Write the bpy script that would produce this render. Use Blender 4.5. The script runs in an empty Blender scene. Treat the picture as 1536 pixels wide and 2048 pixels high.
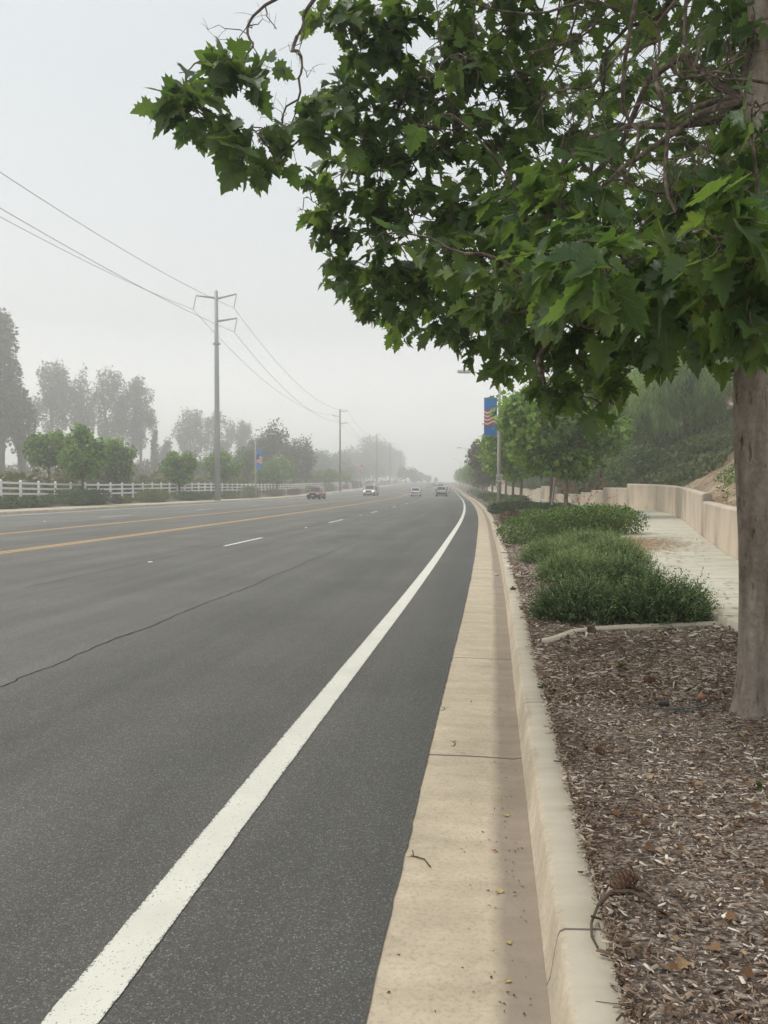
import bpy, math, random
import numpy as np
from mathutils import Vector
rad = math.radians
rnd = random.Random(7)
rng = np.random.default_rng(11)
C = bpy.context.scene.collection
S = bpy.context.scene

# ---------------------------------------------------------------- camera, sky, sun, exposure
CAMH = 1.55
cam_d = bpy.data.cameras.new('camera')
cam = bpy.data.objects.new('camera', cam_d); C.objects.link(cam)
cam.location = (0, 0, CAMH)
cam.rotation_euler = (rad(90) - math.atan(47 / 1540), 0, 0)
cam_d.sensor_fit = 'VERTICAL'; cam_d.sensor_height = 36.0; cam_d.lens = 36.0 * 1540 / 2048
cam_d.clip_start = 0.05; cam_d.clip_end = 3000
S.camera = cam
S.render.resolution_x, S.render.resolution_y = 768, 1024
S.view_settings.view_transform = 'Standard'; S.view_settings.look = 'None'
S.view_settings.exposure = 0.24; S.view_settings.gamma = 1.0
S.cycles.use_denoising = True
S.cycles.volume_bounces = 6; S.cycles.max_bounces = 10
S.cycles.diffuse_bounces = 3; S.cycles.glossy_bounces = 2; S.cycles.transmission_bounces = 4
S.cycles.use_adaptive_sampling = True; S.cycles.adaptive_threshold = 0.02

W_ = bpy.data.worlds.new('World'); S.world = W_; W_.use_nodes = True
nt = W_.node_tree; nt.nodes.clear()
def wn(t): return nt.nodes.new(t)
sky = wn('ShaderNodeTexSky'); sky.sky_type = 'NISHITA'; sky.sun_disc = False
SUN_EL, SUN_ROT = rad(58), rad(-70)
sky.sun_elevation = SUN_EL; sky.sun_rotation = SUN_ROT
b1 = wn('ShaderNodeBackground'); b1.inputs[1].default_value = 0.06
nt.links.new(sky.outputs[0], b1.inputs[0])
# closed low cloud: a soft grey sheet in front of the blue sky
tc = wn('ShaderNodeTexCoord'); sx = wn('ShaderNodeSeparateXYZ'); nt.links.new(tc.outputs['Generated'], sx.inputs[0])
rp = wn('ShaderNodeValToRGB'); nt.links.new(sx.outputs[2], rp.inputs[0])
rp.color_ramp.elements[0].position = 0.0; rp.color_ramp.elements[0].color = (2.1, 2.08, 2.0, 1)
rp.color_ramp.elements[1].position = 0.45; rp.color_ramp.elements[1].color = (0.73, 0.775, 0.80, 1)
_e = rp.color_ramp.elements.new(0.2); _e.color = (0.85, 0.86, 0.85, 1); _e = rp.color_ramp.elements.new(0.1); _e.color = (1.25, 1.25, 1.21, 1)
b2 = wn('ShaderNodeBackground'); b2.inputs[1].default_value = 0.88
nt.links.new(rp.outputs[0], b2.inputs[0])
mx = wn('ShaderNodeMixShader'); mx.inputs[0].default_value = 0.94
nt.links.new(b1.outputs[0], mx.inputs[1]); nt.links.new(b2.outputs[0], mx.inputs[2])
wo = wn('ShaderNodeOutputWorld'); nt.links.new(mx.outputs[0], wo.inputs[0])

sd = bpy.data.lights.new('sun', 'SUN'); sd.energy = 1.8; sd.angle = rad(25); sd.color = (1.0, 0.955, 0.88)
so = bpy.data.objects.new('sun', sd); C.objects.link(so)
so.rotation_euler = (rad(90) - SUN_EL, 0, -SUN_ROT + rad(180) - rad(180))
_v = Vector((math.sin(SUN_ROT) * math.cos(SUN_EL), math.cos(SUN_ROT) * math.cos(SUN_EL), math.sin(SUN_EL)))
so.rotation_euler = _v.to_track_quat('Z', 'Y').to_euler()

# ---------------------------------------------------------------- materials
def mat(name, rough=0.8, spec=0.3):
    m = bpy.data.materials.new(name); m.use_nodes = True
    n = m.node_tree.nodes; p = n['Principled BSDF']
    p.inputs['Roughness'].default_value = rough
    p.inputs['Specular IOR Level'].default_value = spec
    return m, n, m.node_tree.links, p
def rampn(n, stops):
    r = n.new('ShaderNodeValToRGB'); e = r.color_ramp.elements
    e[0].position, e[0].color = stops[0][0], (*stops[0][1], 1)
    e[1].position, e[1].color = stops[-1][0], (*stops[-1][1], 1)
    for p, c in stops[1:-1]:
        x = e.new(p); x.color = (*c, 1)
    return r
def noise(n, l, vec, scale, detail=3, rough=0.55):
    x = n.new('ShaderNodeTexNoise'); x.inputs['Scale'].default_value = scale
    x.inputs['Detail'].default_value = detail; x.inputs['Roughness'].default_value = rough
    if vec is not None: l.new(vec, x.inputs['Vector'])
    return x
def vecmap(n, l, vec, scale=(1, 1, 1), loc=(0, 0, 0)):
    x = n.new('ShaderNodeMapping'); x.inputs['Scale'].default_value = scale; x.inputs['Location'].default_value = loc
    l.new(vec, x.inputs['Vector']); return x.outputs[0]
def mixc(n, l, fac, a, b, mode='MIX'):
    x = n.new('ShaderNodeMix'); x.data_type = 'RGBA'; x.blend_type = mode
    for i, v in ((0, fac), (6, a), (7, b)):
        if isinstance(v, (int, float)): x.inputs[i].default_value = v
        elif isinstance(v, tuple): x.inputs[i].default_value = (*v, 1)
        else: l.new(v, x.inputs[i])
    return x.outputs[2]
def mth(n, l, op, a, b=None, c=None, clamp=False):
    x = n.new('ShaderNodeMath'); x.operation = op; x.use_clamp = clamp
    for i, v in enumerate((a, b, c)):
        if v is None: continue
        if isinstance(v, (int, float)): x.inputs[i].default_value = v
        else: l.new(v, x.inputs[i])
    return x.outputs[0]
def bump(n, l, p, h, strength=0.4, dist=0.01):
    b = n.new('ShaderNodeBump'); b.inputs['Strength'].default_value = strength; b.inputs['Distance'].default_value = dist
    l.new(h, b.inputs['Height']); l.new(b.outputs[0], p.inputs['Normal'])
def simple(name, col, rough=0.6, spec=0.3, var=0.0, scale=4, metal=0.0, bmp=0.0):
    m, n, l, p = mat(name, rough, spec); p.inputs['Metallic'].default_value = metal
    if var:
        t = n.new('ShaderNodeTexCoord'); x = noise(n, l, t.outputs['Object'], scale, 5, 0.65)
        r = rampn(n, [(0.3, tuple(c * (1 - var) for c in col)), (0.7, tuple(min(1, c * (1 + var)) for c in col))])
        l.new(x.outputs[0], r.inputs[0]); l.new(r.outputs[0], p.inputs['Base Color'])
        if bmp: bump(n, l, p, x.outputs[0], bmp, 0.02)
    else: p.inputs['Base Color'].default_value = (*col, 1)
    return m
def uvsep(n):
    u = n.new('ShaderNodeUVMap'); s = n.new('ShaderNodeSeparateXYZ'); return u, s

def m_asphalt():
    m, n, l, p = mat('asphalt', 0.82, 0.35)
    g = n.new('ShaderNodeNewGeometry'); pos = g.outputs['Position']
    u = n.new('ShaderNodeUVMap')
    fine = noise(n, l, pos, 210, 3, 0.75)
    v = n.new('ShaderNodeTexVoronoi'); v.inputs['Scale'].default_value = 190; l.new(pos, v.inputs['Vector'])
    st = rampn(n, [(0.0, (0.085, 0.083, 0.079)), (0.5, (0.115, 0.113, 0.108)), (0.86, (0.14, 0.138, 0.13)), (0.95, (0.22, 0.215, 0.2)), (1.0, (0.30, 0.295, 0.27))])
    vs = n.new('ShaderNodeSeparateColor'); l.new(v.outputs['Color'], vs.inputs[0])
    l.new(vs.outputs[0], st.inputs[0])
    fr = rampn(n, [(0.3, (0.55, 0.55, 0.55)), (0.62, (1.15, 1.15, 1.15))]); l.new(fine.outputs[0], fr.inputs[0])
    c = mixc(n, l, 1.0, st.outputs[0], fr.outputs[0], 'MULTIPLY')
    # long streaks and worn patches along the lanes
    s1 = noise(n, l, vecmap(n, l, u.outputs[0], (1.3, 0.05, 1)), 1.0, 4, 0.6)
    s2 = noise(n, l, pos, 0.35, 4, 0.6)
    r1 = rampn(n, [(0.3, (0.82, 0.82, 0.82)), (0.7, (1.16, 1.15, 1.13))]); l.new(s1.outputs[0], r1.inputs[0])
    r2 = rampn(n, [(0.3, (0.85, 0.85, 0.85)), (0.7, (1.13, 1.13, 1.12))]); l.new(s2.outputs[0], r2.inputs[0])
    c = mixc(n, l, 1.0, c, r1.outputs[0], 'MULTIPLY'); c = mixc(n, l, 1.0, c, r2.outputs[0], 'MULTIPLY')
    # newer, darker shoulder beside the gutter; older grey lanes further out
    sp = n.new('ShaderNodeSeparateXYZ'); l.new(u.outputs[0], sp.inputs[0])
    tone = rampn(n, [(0.0, (1.35, 1.36, 1.38)), (0.28, (1.42, 1.42, 1.42)), (0.36, (1.22, 1.2, 1.16)), (0.56, (1.24, 1.22, 1.18)), (0.64, (1.22, 1.21, 1.19)), (0.87, (1.12, 1.12, 1.1)), (0.9, (1.0, 1.0, 0.99)), (0.972, (0.93, 0.93, 0.92)), (0.985, (0.84, 0.845, 0.85))])
    tone.color_ramp.interpolation = 'LINEAR'
    mr = n.new('ShaderNodeMapRange'); mr.inputs[1].default_value = -28; mr.inputs[2].default_value = 0.0
    l.new(sp.outputs[0], mr.inputs[0]); l.new(mr.outputs[0], tone.inputs[0])
    c = mixc(n, l, 1.0, c, tone.outputs[0], 'MULTIPLY')
    c = mixc(n, l, 1.0, c, (1.07, 1.065, 1.04), 'MULTIPLY')
    l.new(c, p.inputs['Base Color'])
    h = mth(n, l, 'ADD', v.outputs['Distance'], mth(n, l, 'MULTIPLY', fine.outputs[0], 0.8))
    bump(n, l, p, h, 0.5, 0.006)
    return m
def m_paint(name, col, wear=0.62):
    m, n, l, p = mat(name, 0.7, 0.3)
    g = n.new('ShaderNodeNewGeometry'); pos = g.outputs['Position']
    u = n.new('ShaderNodeUVMap'); sp = n.new('ShaderNodeSeparateXYZ'); l.new(u.outputs[0], sp.inputs[0])
    a = noise(n, l, pos, 95, 3, 0.7); b = noise(n, l, pos, 3.0, 3, 0.6)
    e = mth(n, l, 'ABSOLUTE', mth(n, l, 'SUBTRACT', sp.outputs[0], 0.5))       # 0 middle, .5 edge
    edge = mth(n, l, 'MULTIPLY', mth(n, l, 'POWER', mth(n, l, 'MULTIPLY', e, 2.0), 10.0), 0.2)
    f = mth(n, l, 'ADD', mth(n, l, 'ADD', a.outputs[0], edge), mth(n, l, 'MULTIPLY', mth(n, l, 'SUBTRACT', b.outputs[0], 0.5), 0.18))
    r = rampn(n, [(wear, (0, 0, 0)), (wear + 0.05, (1, 1, 1))]); l.new(f, r.inputs[0])
    sh = rampn(n, [(0.3, tuple(c * 0.86 for c in col)), (0.7, col)]); l.new(b.outputs[0], sh.inputs[0])
    l.new(mixc(n, l, r.outputs[0], sh.outputs[0], (0.2, 0.195, 0.185)), p.inputs['Base Color'])
    bump(n, l, p, a.outputs[0], 0.25, 0.004)
    return m
def m_concrete(name, col, joints=None, stain_or_shade=None, dirt=0.5, grain=1.0):
    m, n, l, p = mat(name, 0.85, 0.25)
    g = n.new('ShaderNodeNewGeometry'); pos = g.outputs['Position']
    a = noise(n, l, pos, 1.6, 6, 0.62); b = noise(n, l, pos, 60, 3, 0.7); d = noise(n, l, pos, 9, 5, 0.7)
    r = rampn(n, [(0.3, tuple(c * (1 - 0.25 * dirt) for c in col)), (0.65, tuple(min(1, c * 1.06) for c in col))]); l.new(a.outputs[0], r.inputs[0])
    r2 = rampn(n, [(0.28, (0.72, 0.7, 0.67)), (0.5, (1, 1, 1)), (0.75, (1.07, 1.07, 1.06))]); l.new(b.outputs[0], r2.inputs[0])
    c = mixc(n, l, 0.8 * grain, r.outputs[0], mixc(n, l, 1.0, r.outputs[0], r2.outputs[0], 'MULTIPLY'))
    r3 = rampn(n, [(0.3, (0.8, 0.78, 0.74)), (0.6, (1.05, 1.04, 1.03))]); l.new(d.outputs[0], r3.inputs[0])
    c = mixc(n, l, 0.6 * dirt, c, mixc(n, l, 1.0, c, r3.outputs[0], 'MULTIPLY'))
    u = n.new('ShaderNodeUVMap'); sp = n.new('ShaderNodeSeparateXYZ'); l.new(u.outputs[0], sp.inputs[0])
    if stain_or_shade:                                                  # dried silt along the gutter flow line, painted shade on kerb top: (start, full, colour)
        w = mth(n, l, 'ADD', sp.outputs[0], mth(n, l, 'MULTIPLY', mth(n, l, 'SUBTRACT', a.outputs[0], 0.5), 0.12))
        mr = n.new('ShaderNodeMapRange'); mr.inputs[1].default_value = stain_or_shade[0]; mr.inputs[2].default_value = stain_or_shade[1]
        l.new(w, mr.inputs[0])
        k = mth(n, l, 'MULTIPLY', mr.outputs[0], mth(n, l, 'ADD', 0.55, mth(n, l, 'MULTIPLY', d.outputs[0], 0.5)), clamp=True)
        c = mixc(n, l, k, c, stain_or_shade[2])
    h = b.outputs[0]
    if joints:
        off, per, wid = joints
        wob = mth(n, l, 'MULTIPLY', mth(n, l, 'SUBTRACT', d.outputs[0], 0.5), 0.02)
        f = mth(n, l, 'FRACT', mth(n, l, 'ADD', mth(n, l, 'DIVIDE', mth(n, l, 'SUBTRACT', mth(n, l, 'ADD', sp.outputs[1], wob), off), per), 100.5))
        q = mth(n, l, 'MULTIPLY', mth(n, l, 'ABSOLUTE', mth(n, l, 'SUBTRACT', f, 0.5)), per)
        j = mth(n, l, 'LESS_THAN', q, wid)
        bs = noise(n, l, vecmap(n, l, u.outputs[0], (1.2, 7, 1)), 1.0, 4, 0.6); rb = rampn(n, [(0.32, (0.88, 0.87, 0.85)), (0.6, (1.04, 1.04, 1.04))]); l.new(bs.outputs[0], rb.inputs[0])
        c = mixc(n, l, 1.0, c, rb.outputs[0], 'MULTIPLY'); c = mixc(n, l, mth(n, l, 'MULTIPLY', j, 0.88), c, (0.10, 0.085, 0.07))
    l.new(c, p.inputs['Base Color']); bump(n, l, p, h, 0.3, 0.004)
    return m
def m_wall():
    m, n, l, p = mat('stucco', 0.9, 0.2)
    g = n.new('ShaderNodeNewGeometry'); pos = g.outputs['Position']
    a = noise(n, l, vecmap(n, l, pos, (1.5, 0.8, 0.45)), 1.0, 7, 0.6)      # run-off streaks
    b = noise(n, l, pos, 70, 3, 0.7); d = noise(n, l, pos, 0.6, 3, 0.6)
    r = rampn(n, [(0.32, (0.34, 0.29, 0.23)), (0.44, (0.53, 0.44, 0.345)), (0.55, (0.61, 0.505, 0.40)), (0.8, (0.67, 0.575, 0.475))]); l.new(a.outputs[0], r.inputs[0])
    sp = n.new('ShaderNodeSeparateXYZ'); u = n.new('ShaderNodeUVMap'); l.new(u.outputs[0], sp.inputs[0])
    f = mth(n, l, 'MULTIPLY', sp.outputs[0], mth(n, l, 'MULTIPLY', d.outputs[0], 0.75), clamp=True)
    c = mixc(n, l, f, r.outputs[0], (0.36, 0.335, 0.285))
    l.new(c, p.inputs['Base Color']); bump(n, l, p, b.outputs[0], 0.35, 0.006)
    return m
def m_leaf(name, cols, trans=0.45, rough=0.45, spec=0.35, veins=False, tcol=None, posvar=1.2):
    m, n, l, p = mat(name, rough, spec)
    g = n.new('ShaderNodeNewGeometry')
    r = rampn(n, [(i / (len(cols) - 1), c) for i, c in enumerate(cols)])
    x = noise(n, l, g.outputs['Position'], posvar, 3, 0.6)
    f = mth(n, l, 'ADD', mth(n, l, 'MULTIPLY', g.outputs['Random Per Island'], 0.6), mth(n, l, 'MULTIPLY', mth(n, l, 'SUBTRACT', x.outputs[0], 0.35), 0.9), clamp=True)
    l.new(f, r.inputs[0]); c = r.outputs[0]
    if veins:
        u = n.new('ShaderNodeUVMap'); sp = n.new('ShaderNodeSeparateXYZ'); l.new(u.outputs[0], sp.inputs[0])
        ang = mth(n, l, 'ARCTAN2', sp.outputs[0], sp.outputs[1])
        k = mth(n, l, 'DIVIDE', ang, rad(42)); k = mth(n, l, 'ABSOLUTE', mth(n, l, 'SUBTRACT', k, mth(n, l, 'ROUND', k)))
        rr = mth(n, l, 'SQRT', mth(n, l, 'ADD', mth(n, l, 'MULTIPLY', sp.outputs[0], sp.outputs[0]), mth(n, l, 'MULTIPLY', sp.outputs[1], sp.outputs[1])))
        dd = mth(n, l, 'MULTIPLY', k, rr)
        v = mth(n, l, 'SUBTRACT', 1.0, mth(n, l, 'DIVIDE', dd, 0.016), clamp=True)
        w = n.new('ShaderNodeTexWave'); w.inputs['Scale'].default_value = 3.2; w.inputs['Distortion'].default_value = 2.0
        l.new(u.outputs[0], w.inputs['Vector'])
        c = mixc(n, l, mth(n, l, 'MULTIPLY', v, 0.55), c, (0.2, 0.27, 0.09))
        bump(n, l, p, mth(n, l, 'ADD', v, mth(n, l, 'MULTIPLY', w.outputs['Fac'], 0.35)), 0.35, 0.004)
    l.new(c, p.inputs['Base Color'])
    if trans:
        t = n.new('ShaderNodeBsdfTranslucent'); s = n.new('ShaderNodeMixShader'); s.inputs[0].default_value = trans
        l.new(mixc(n, l, 1.0, c, tcol or (1.7, 1.75, 0.75), 'MULTIPLY'), t.inputs[0])
        l.new(p.outputs[0], s.inputs[1]); l.new(t.outputs[0], s.inputs[2])
        l.new(s.outputs[0], n['Material Output'].inputs[0])
    return m
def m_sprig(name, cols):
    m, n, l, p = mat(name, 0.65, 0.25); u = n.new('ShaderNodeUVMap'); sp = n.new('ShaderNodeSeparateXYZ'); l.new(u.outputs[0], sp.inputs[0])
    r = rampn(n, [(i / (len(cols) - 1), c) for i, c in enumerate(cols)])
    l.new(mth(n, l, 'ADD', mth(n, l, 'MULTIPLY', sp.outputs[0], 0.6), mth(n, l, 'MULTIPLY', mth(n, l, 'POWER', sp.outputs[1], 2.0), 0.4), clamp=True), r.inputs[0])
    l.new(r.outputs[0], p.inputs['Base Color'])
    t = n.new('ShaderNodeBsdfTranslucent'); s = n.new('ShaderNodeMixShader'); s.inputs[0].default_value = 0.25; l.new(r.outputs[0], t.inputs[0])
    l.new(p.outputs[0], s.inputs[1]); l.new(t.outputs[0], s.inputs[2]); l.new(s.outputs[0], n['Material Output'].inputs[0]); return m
def m_bark(name, c0, c1, c2, scale=(9, 9, 1.6), s=1.0, bs=0.5):
    m, n, l, p = mat(name, 0.9, 0.2)
    g = n.new('ShaderNodeNewGeometry'); pos = g.outputs['Position']
    a = noise(n, l, vecmap(n, l, pos, scale), s, 6, 0.6); b = noise(n, l, pos, 22 * s, 4, 0.7); d = noise(n, l, vecmap(n, l, pos, (30, 30, 8)), s, 3, 0.6)
    r = rampn(n, [(0.3, c0), (0.5, c1), (0.72, c2)]); l.new(a.outputs[0], r.inputs[0])
    r2 = rampn(n, [(0.3, (0.75, 0.72, 0.7)), (0.6, (1.1, 1.1, 1.1))]); l.new(b.outputs[0], r2.inputs[0])
    r3 = rampn(n, [(0.30, (0.4, 0.34, 0.3)), (0.40, (1, 1, 1))]); l.new(d.outputs[0], r3.inputs[0])
    c = mixc(n, l, 1.0, mixc(n, l, 1.0, r.outputs[0], r2.outputs[0], 'MULTIPLY'), r3.outputs[0], 'MULTIPLY')
    l.new(c, p.inputs['Base Color'])
    bump(n, l, p, mth(n, l, 'ADD', a.outputs[0], mth(n, l, 'MULTIPLY', d.outputs[0], 0.6)), bs, 0.02)
    return m
def m_soil(name, c0, c1, c2, sc=30):
    m, n, l, p = mat(name, 0.95, 0.1)
    g = n.new('ShaderNodeNewGeometry'); pos = g.outputs['Position']
    v = n.new('ShaderNodeTexVoronoi'); v.inputs['Scale'].default_value = sc; l.new(vecmap(n, l, pos, (1, 2.2, 1)), v.inputs['Vector'])
    s = n.new('ShaderNodeSeparateColor'); l.new(v.outputs['Color'], s.inputs[0])
    r = rampn(n, [(0.0, c0), (0.55, c1), (1.0, c2)]); l.new(s.outputs[0], r.inputs[0])
    b = noise(n, l, pos, 0.9, 4, 0.6); r2 = rampn(n, [(0.35, (0.75, 0.72, 0.7)), (0.65, (1.15, 1.15, 1.15))]); l.new(b.outputs[0], r2.inputs[0])
    l.new(mixc(n, l, 1.0, r.outputs[0], r2.outputs[0], 'MULTIPLY'), p.inputs['Base Color'])
    bump(n, l, p, v.outputs['Distance'], 0.8, 0.02)
    return m
def m_island(name, stops, rough=0.9):
    m, n, l, p = mat(name, rough, 0.15)
    g = n.new('ShaderNodeNewGeometry'); r = rampn(n, stops); l.new(g.outputs['Random Per Island'], r.inputs[0])
    x = noise(n, l, g.outputs['Position'], 40, 3, 0.6); r2 = rampn(n, [(0.3, (0.8, 0.8, 0.8)), (0.7, (1.1, 1.1, 1.1))]); l.new(x.outputs[0], r2.inputs[0])
    big = noise(n, l, g.outputs['Position'], 0.9, 3, 0.6); r3 = rampn(n, [(0.4, (0.62, 0.56, 0.52)), (0.6, (1.08, 1.08, 1.08))]); l.new(big.outputs[0], r3.inputs[0])
    c = mixc(n, l, 1.0, r.outputs[0], r2.outputs[0], 'MULTIPLY'); c = mixc(n, l, 0.75, c, mixc(n, l, 1.0, c, r3.outputs[0], 'MULTIPLY'))
    l.new(c, p.inputs['Base Color']); return m

M = dict(
    asphalt=m_asphalt(),
    white_paint=m_paint('white_paint', (0.74, 0.725, 0.64), 0.63), yellow_paint=m_paint('yellow_paint', (0.80, 0.50, 0.19), 0.66),
    dash_paint=m_paint('dash_paint', (0.83, 0.83, 0.80), 0.68),
    gutter=m_concrete('gutter_concrete', (0.535, 0.455, 0.345), (4.46, 2.6, 0.010), (0.36, 0.42, (0.25, 0.205, 0.165)), 0.7),
    kerb=m_concrete('kerb_concrete', (0.56, 0.485, 0.38), (5.0, 2.6, 0.006), (0.590, 0.603, (0.48, 0.435, 0.35)), 1.1),  # kerb top greyed in the colour, imitating a face lit by the sky
    walk=m_concrete('sidewalk_concrete', (0.53, 0.51, 0.42), (12.2, 1.75, 0.012), None, 0.5, 0.6),
    far_walk=m_concrete('far_concrete', (0.55, 0.48, 0.38), (0, 3.0, 0.01), None, 0.5, 0.5),
    edging=m_concrete('edging_concrete', (0.5, 0.45, 0.36), None, None, 0.8),
    wall=m_wall(),
    soil=m_soil('mulch_soil', (0.07, 0.052, 0.042), (0.19, 0.15, 0.125), (0.40, 0.345, 0.30), 45),
    terrain=m_soil('dry_ground', (0.09, 0.10, 0.05), (0.15, 0.15, 0.08), (0.22, 0.19, 0.12), 1.2),
    hill=m_soil('hill_soil', (0.15, 0.105, 0.07), (0.31, 0.235, 0.165), (0.48, 0.39, 0.29), 7),
    chips=m_island('wood_chips', [(0.0, (0.075, 0.046, 0.031)), (0.25, (0.15, 0.098, 0.066)), (0.52, (0.26, 0.19, 0.14)), (0.78, (0.43, 0.35, 0.275)), (0.93, (0.62, 0.55, 0.46)), (1.0, (0.85, 0.79, 0.70))]),
    litter=m_island('leaf_litter', [(0.0, (0.32, 0.18, 0.08)), (0.5, (0.42, 0.27, 0.13)), (1.0, (0.52, 0.38, 0.22))]),
    near_leaf=m_leaf('sycamore_leaf_near', [(0.036, 0.068, 0.03), (0.062, 0.11, 0.043), (0.095, 0.155, 0.055), (0.15, 0.215, 0.07), (0.26, 0.31, 0.095)], 0.46, 0.42, 0.4, True, posvar=0.9),
    syc=m_leaf('sycamore_leaf', [(0.03, 0.065, 0.01), (0.09, 0.17, 0.022), (0.21, 0.34, 0.04), (0.36, 0.50, 0.08)], 0.32),
    syc_right=m_leaf('sycamore_leaf_right', [(0.035, 0.075, 0.018), (0.11, 0.195, 0.04), (0.22, 0.34, 0.07), (0.40, 0.52, 0.15)], 0.38),
    euc=m_leaf('eucalyptus_leaf', [(0.07, 0.072, 0.055), (0.12, 0.12, 0.09), (0.17, 0.17, 0.13)], 0.2),
    olive=m_leaf('olive_leaf', [(0.05, 0.06, 0.03), (0.10, 0.10, 0.05), (0.24, 0.14, 0.09)], 0.25, posvar=0.3),
    pale=m_leaf('pale_leaf', [(0.06, 0.10, 0.045), (0.09, 0.14, 0.06), (0.13, 0.18, 0.08)], 0.3),
    plum=m_leaf('plum_leaf', [(0.05, 0.055, 0.03), (0.08, 0.075, 0.04), (0.12, 0.08, 0.06)], 0.25),
    pepper=m_leaf('pepper_leaf', [(0.07, 0.12, 0.03), (0.22, 0.33, 0.10), (0.45, 0.56, 0.22)], 0.4),
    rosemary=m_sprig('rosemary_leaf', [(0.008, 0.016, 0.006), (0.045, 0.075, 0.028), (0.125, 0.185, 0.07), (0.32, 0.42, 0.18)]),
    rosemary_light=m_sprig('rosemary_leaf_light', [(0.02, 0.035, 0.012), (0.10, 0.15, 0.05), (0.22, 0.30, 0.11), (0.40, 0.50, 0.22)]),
    box=m_leaf('glossy_shrub_leaf', [(0.02, 0.04, 0.01), (0.07, 0.13, 0.028), (0.16, 0.24, 0.05), (0.28, 0.35, 0.09)], 0.25, 0.4, 0.4, posvar=3),
    box_dark=m_leaf('dark_shrub_leaf', [(0.018, 0.035, 0.012), (0.06, 0.11, 0.032), (0.14, 0.20, 0.06)], 0.2),
    box_olive=m_leaf('olive_shrub_leaf', [(0.07, 0.10, 0.025), (0.13, 0.165, 0.04), (0.22, 0.24, 0.07)], 0.2),
    box_red=m_leaf('rust_shrub_leaf', [(0.07, 0.05, 0.035), (0.13, 0.08, 0.055), (0.17, 0.13, 0.065)], 0.2),
    cover=m_leaf('ground_cover_leaf', [(0.04, 0.06, 0.028), (0.09, 0.12, 0.05), (0.19, 0.23, 0.10)], 0.15, 0.7, 0.2, posvar=0.7),
    golden=m_leaf('golden_leaf', [(0.14, 0.11, 0.04), (0.22, 0.17, 0.06), (0.12, 0.14, 0.05)], 0.25),
    red_flower=simple('red_flower', (0.42, 0.09, 0.08), 0.6, var=0.2),
    stalk=simple('dry_stalk', (0.34, 0.24, 0.2), 0.7, var=0.2),
    bark=m_bark('sycamore_bark', (0.145, 0.115, 0.092), (0.235, 0.198, 0.165), (0.34, 0.30, 0.255), (11, 11, 2.2), 1.0, 0.9),
    branch=m_bark('branch_bark', (0.06, 0.046, 0.036), (0.14, 0.11, 0.09), (0.32, 0.27, 0.22), (14, 14, 14), 1.0, 0.8),
    dark_bark=m_bark('dark_bark', (0.06, 0.05, 0.04), (0.10, 0.085, 0.07), (0.15, 0.13, 0.11)),
    pale_bark=m_bark('pale_bark', (0.26, 0.23, 0.19), (0.38, 0.34, 0.29), (0.48, 0.44, 0.38)),
    steel=simple('galvanised_steel', (0.34, 0.345, 0.34), 0.55, 0.4, 0.08, 3, 0.2), concrete_pole=simple('concrete_pole', (0.47, 0.45, 0.40), 0.8, 0.2, 0.1, 5),
    wood_pole=m_bark('wood_pole', (0.16, 0.10, 0.07), (0.22, 0.14, 0.10), (0.28, 0.19, 0.14), (20, 20, 0.8)),
    wire=simple('wire', (0.12, 0.12, 0.12), 0.6), insul=simple('insulator', (0.22, 0.23, 0.24), 0.4),
    lamp_metal=simple('lamp_metal', (0.5, 0.5, 0.49), 0.5, 0.4), lens=simple('lamp_lens', (0.55, 0.56, 0.56), 0.2, 0.5),
    white_vinyl=simple('white_vinyl', (0.86, 0.86, 0.84), 0.5, 0.35, 0.05, 6),
    ban_blue=simple('banner_blue', (0.07, 0.24, 0.60), 0.7, 0.2), ban_white=simple('banner_white', (0.78, 0.74, 0.72), 0.7, 0.2),
    ban_red=simple('banner_red', (0.55, 0.10, 0.09), 0.7, 0.2), ban_navy=simple('banner_navy', (0.03, 0.05, 0.14), 0.7, 0.2),
    tyre=simple('tyre', (0.018, 0.018, 0.018), 0.85), rim=simple('rim', (0.38, 0.38, 0.4), 0.3, 0.5, metal=0.7),
    glass=simple('car_glass', (0.035, 0.045, 0.05), 0.08, 0.7), trim=simple('black_trim', (0.03, 0.03, 0.03), 0.6),
    chrome=simple('chrome', (0.55, 0.55, 0.56), 0.2, 0.5, metal=0.9), tail=simple('tail_lamp', (0.5, 0.02, 0.02), 0.3), plate=simple('number_plate', (0.7, 0.7, 0.68), 0.5),
    amber=simple('amber_lens', (0.7, 0.25, 0.04), 0.3), head=simple('head_lamp_glass', (0.75, 0.73, 0.66), 0.15, 0.6),
    roof_tile=simple('roof_tile', (0.33, 0.17, 0.12), 0.8, 0.2, 0.25, 3), plaster=simple('house_plaster', (0.55, 0.50, 0.42), 0.85, 0.2, 0.08, 1),
    white_plaster=simple('white_plaster', (0.75, 0.74, 0.71), 0.8, 0.2, 0.04, 1),
    cone=simple('pine_cone', (0.13, 0.075, 0.05), 0.7, 0.3, 0.3, 20), plastic=simple('green_plastic', (0.085, 0.095, 0.08), 0.5, 0.3, 0.2, 20),
    rust=simple('orange_cap', (0.42, 0.19, 0.11), 0.6, var=0.2, scale=30), ceramic=simple('ceramic_marker', (0.75, 0.74, 0.68), 0.35, 0.5, 0.1, 20), amber_marker=simple('amber_marker', (0.7, 0.4, 0.12), 0.4),
    yellow_leaf=simple('fallen_leaf_yellow', (0.42, 0.34, 0.13), 0.6, var=0.25, scale=30), red_leaf=simple('fallen_leaf_red', (0.3, 0.05, 0.04), 0.6), twig=simple('twig_bark', (0.10, 0.075, 0.055), 0.9, 0.1, 0.3, 30),
    crack=simple('crack_tar', (0.022, 0.021, 0.02), 0.9), stone=simple('stone', (0.5, 0.46, 0.38), 0.8, var=0.1),
)
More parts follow.
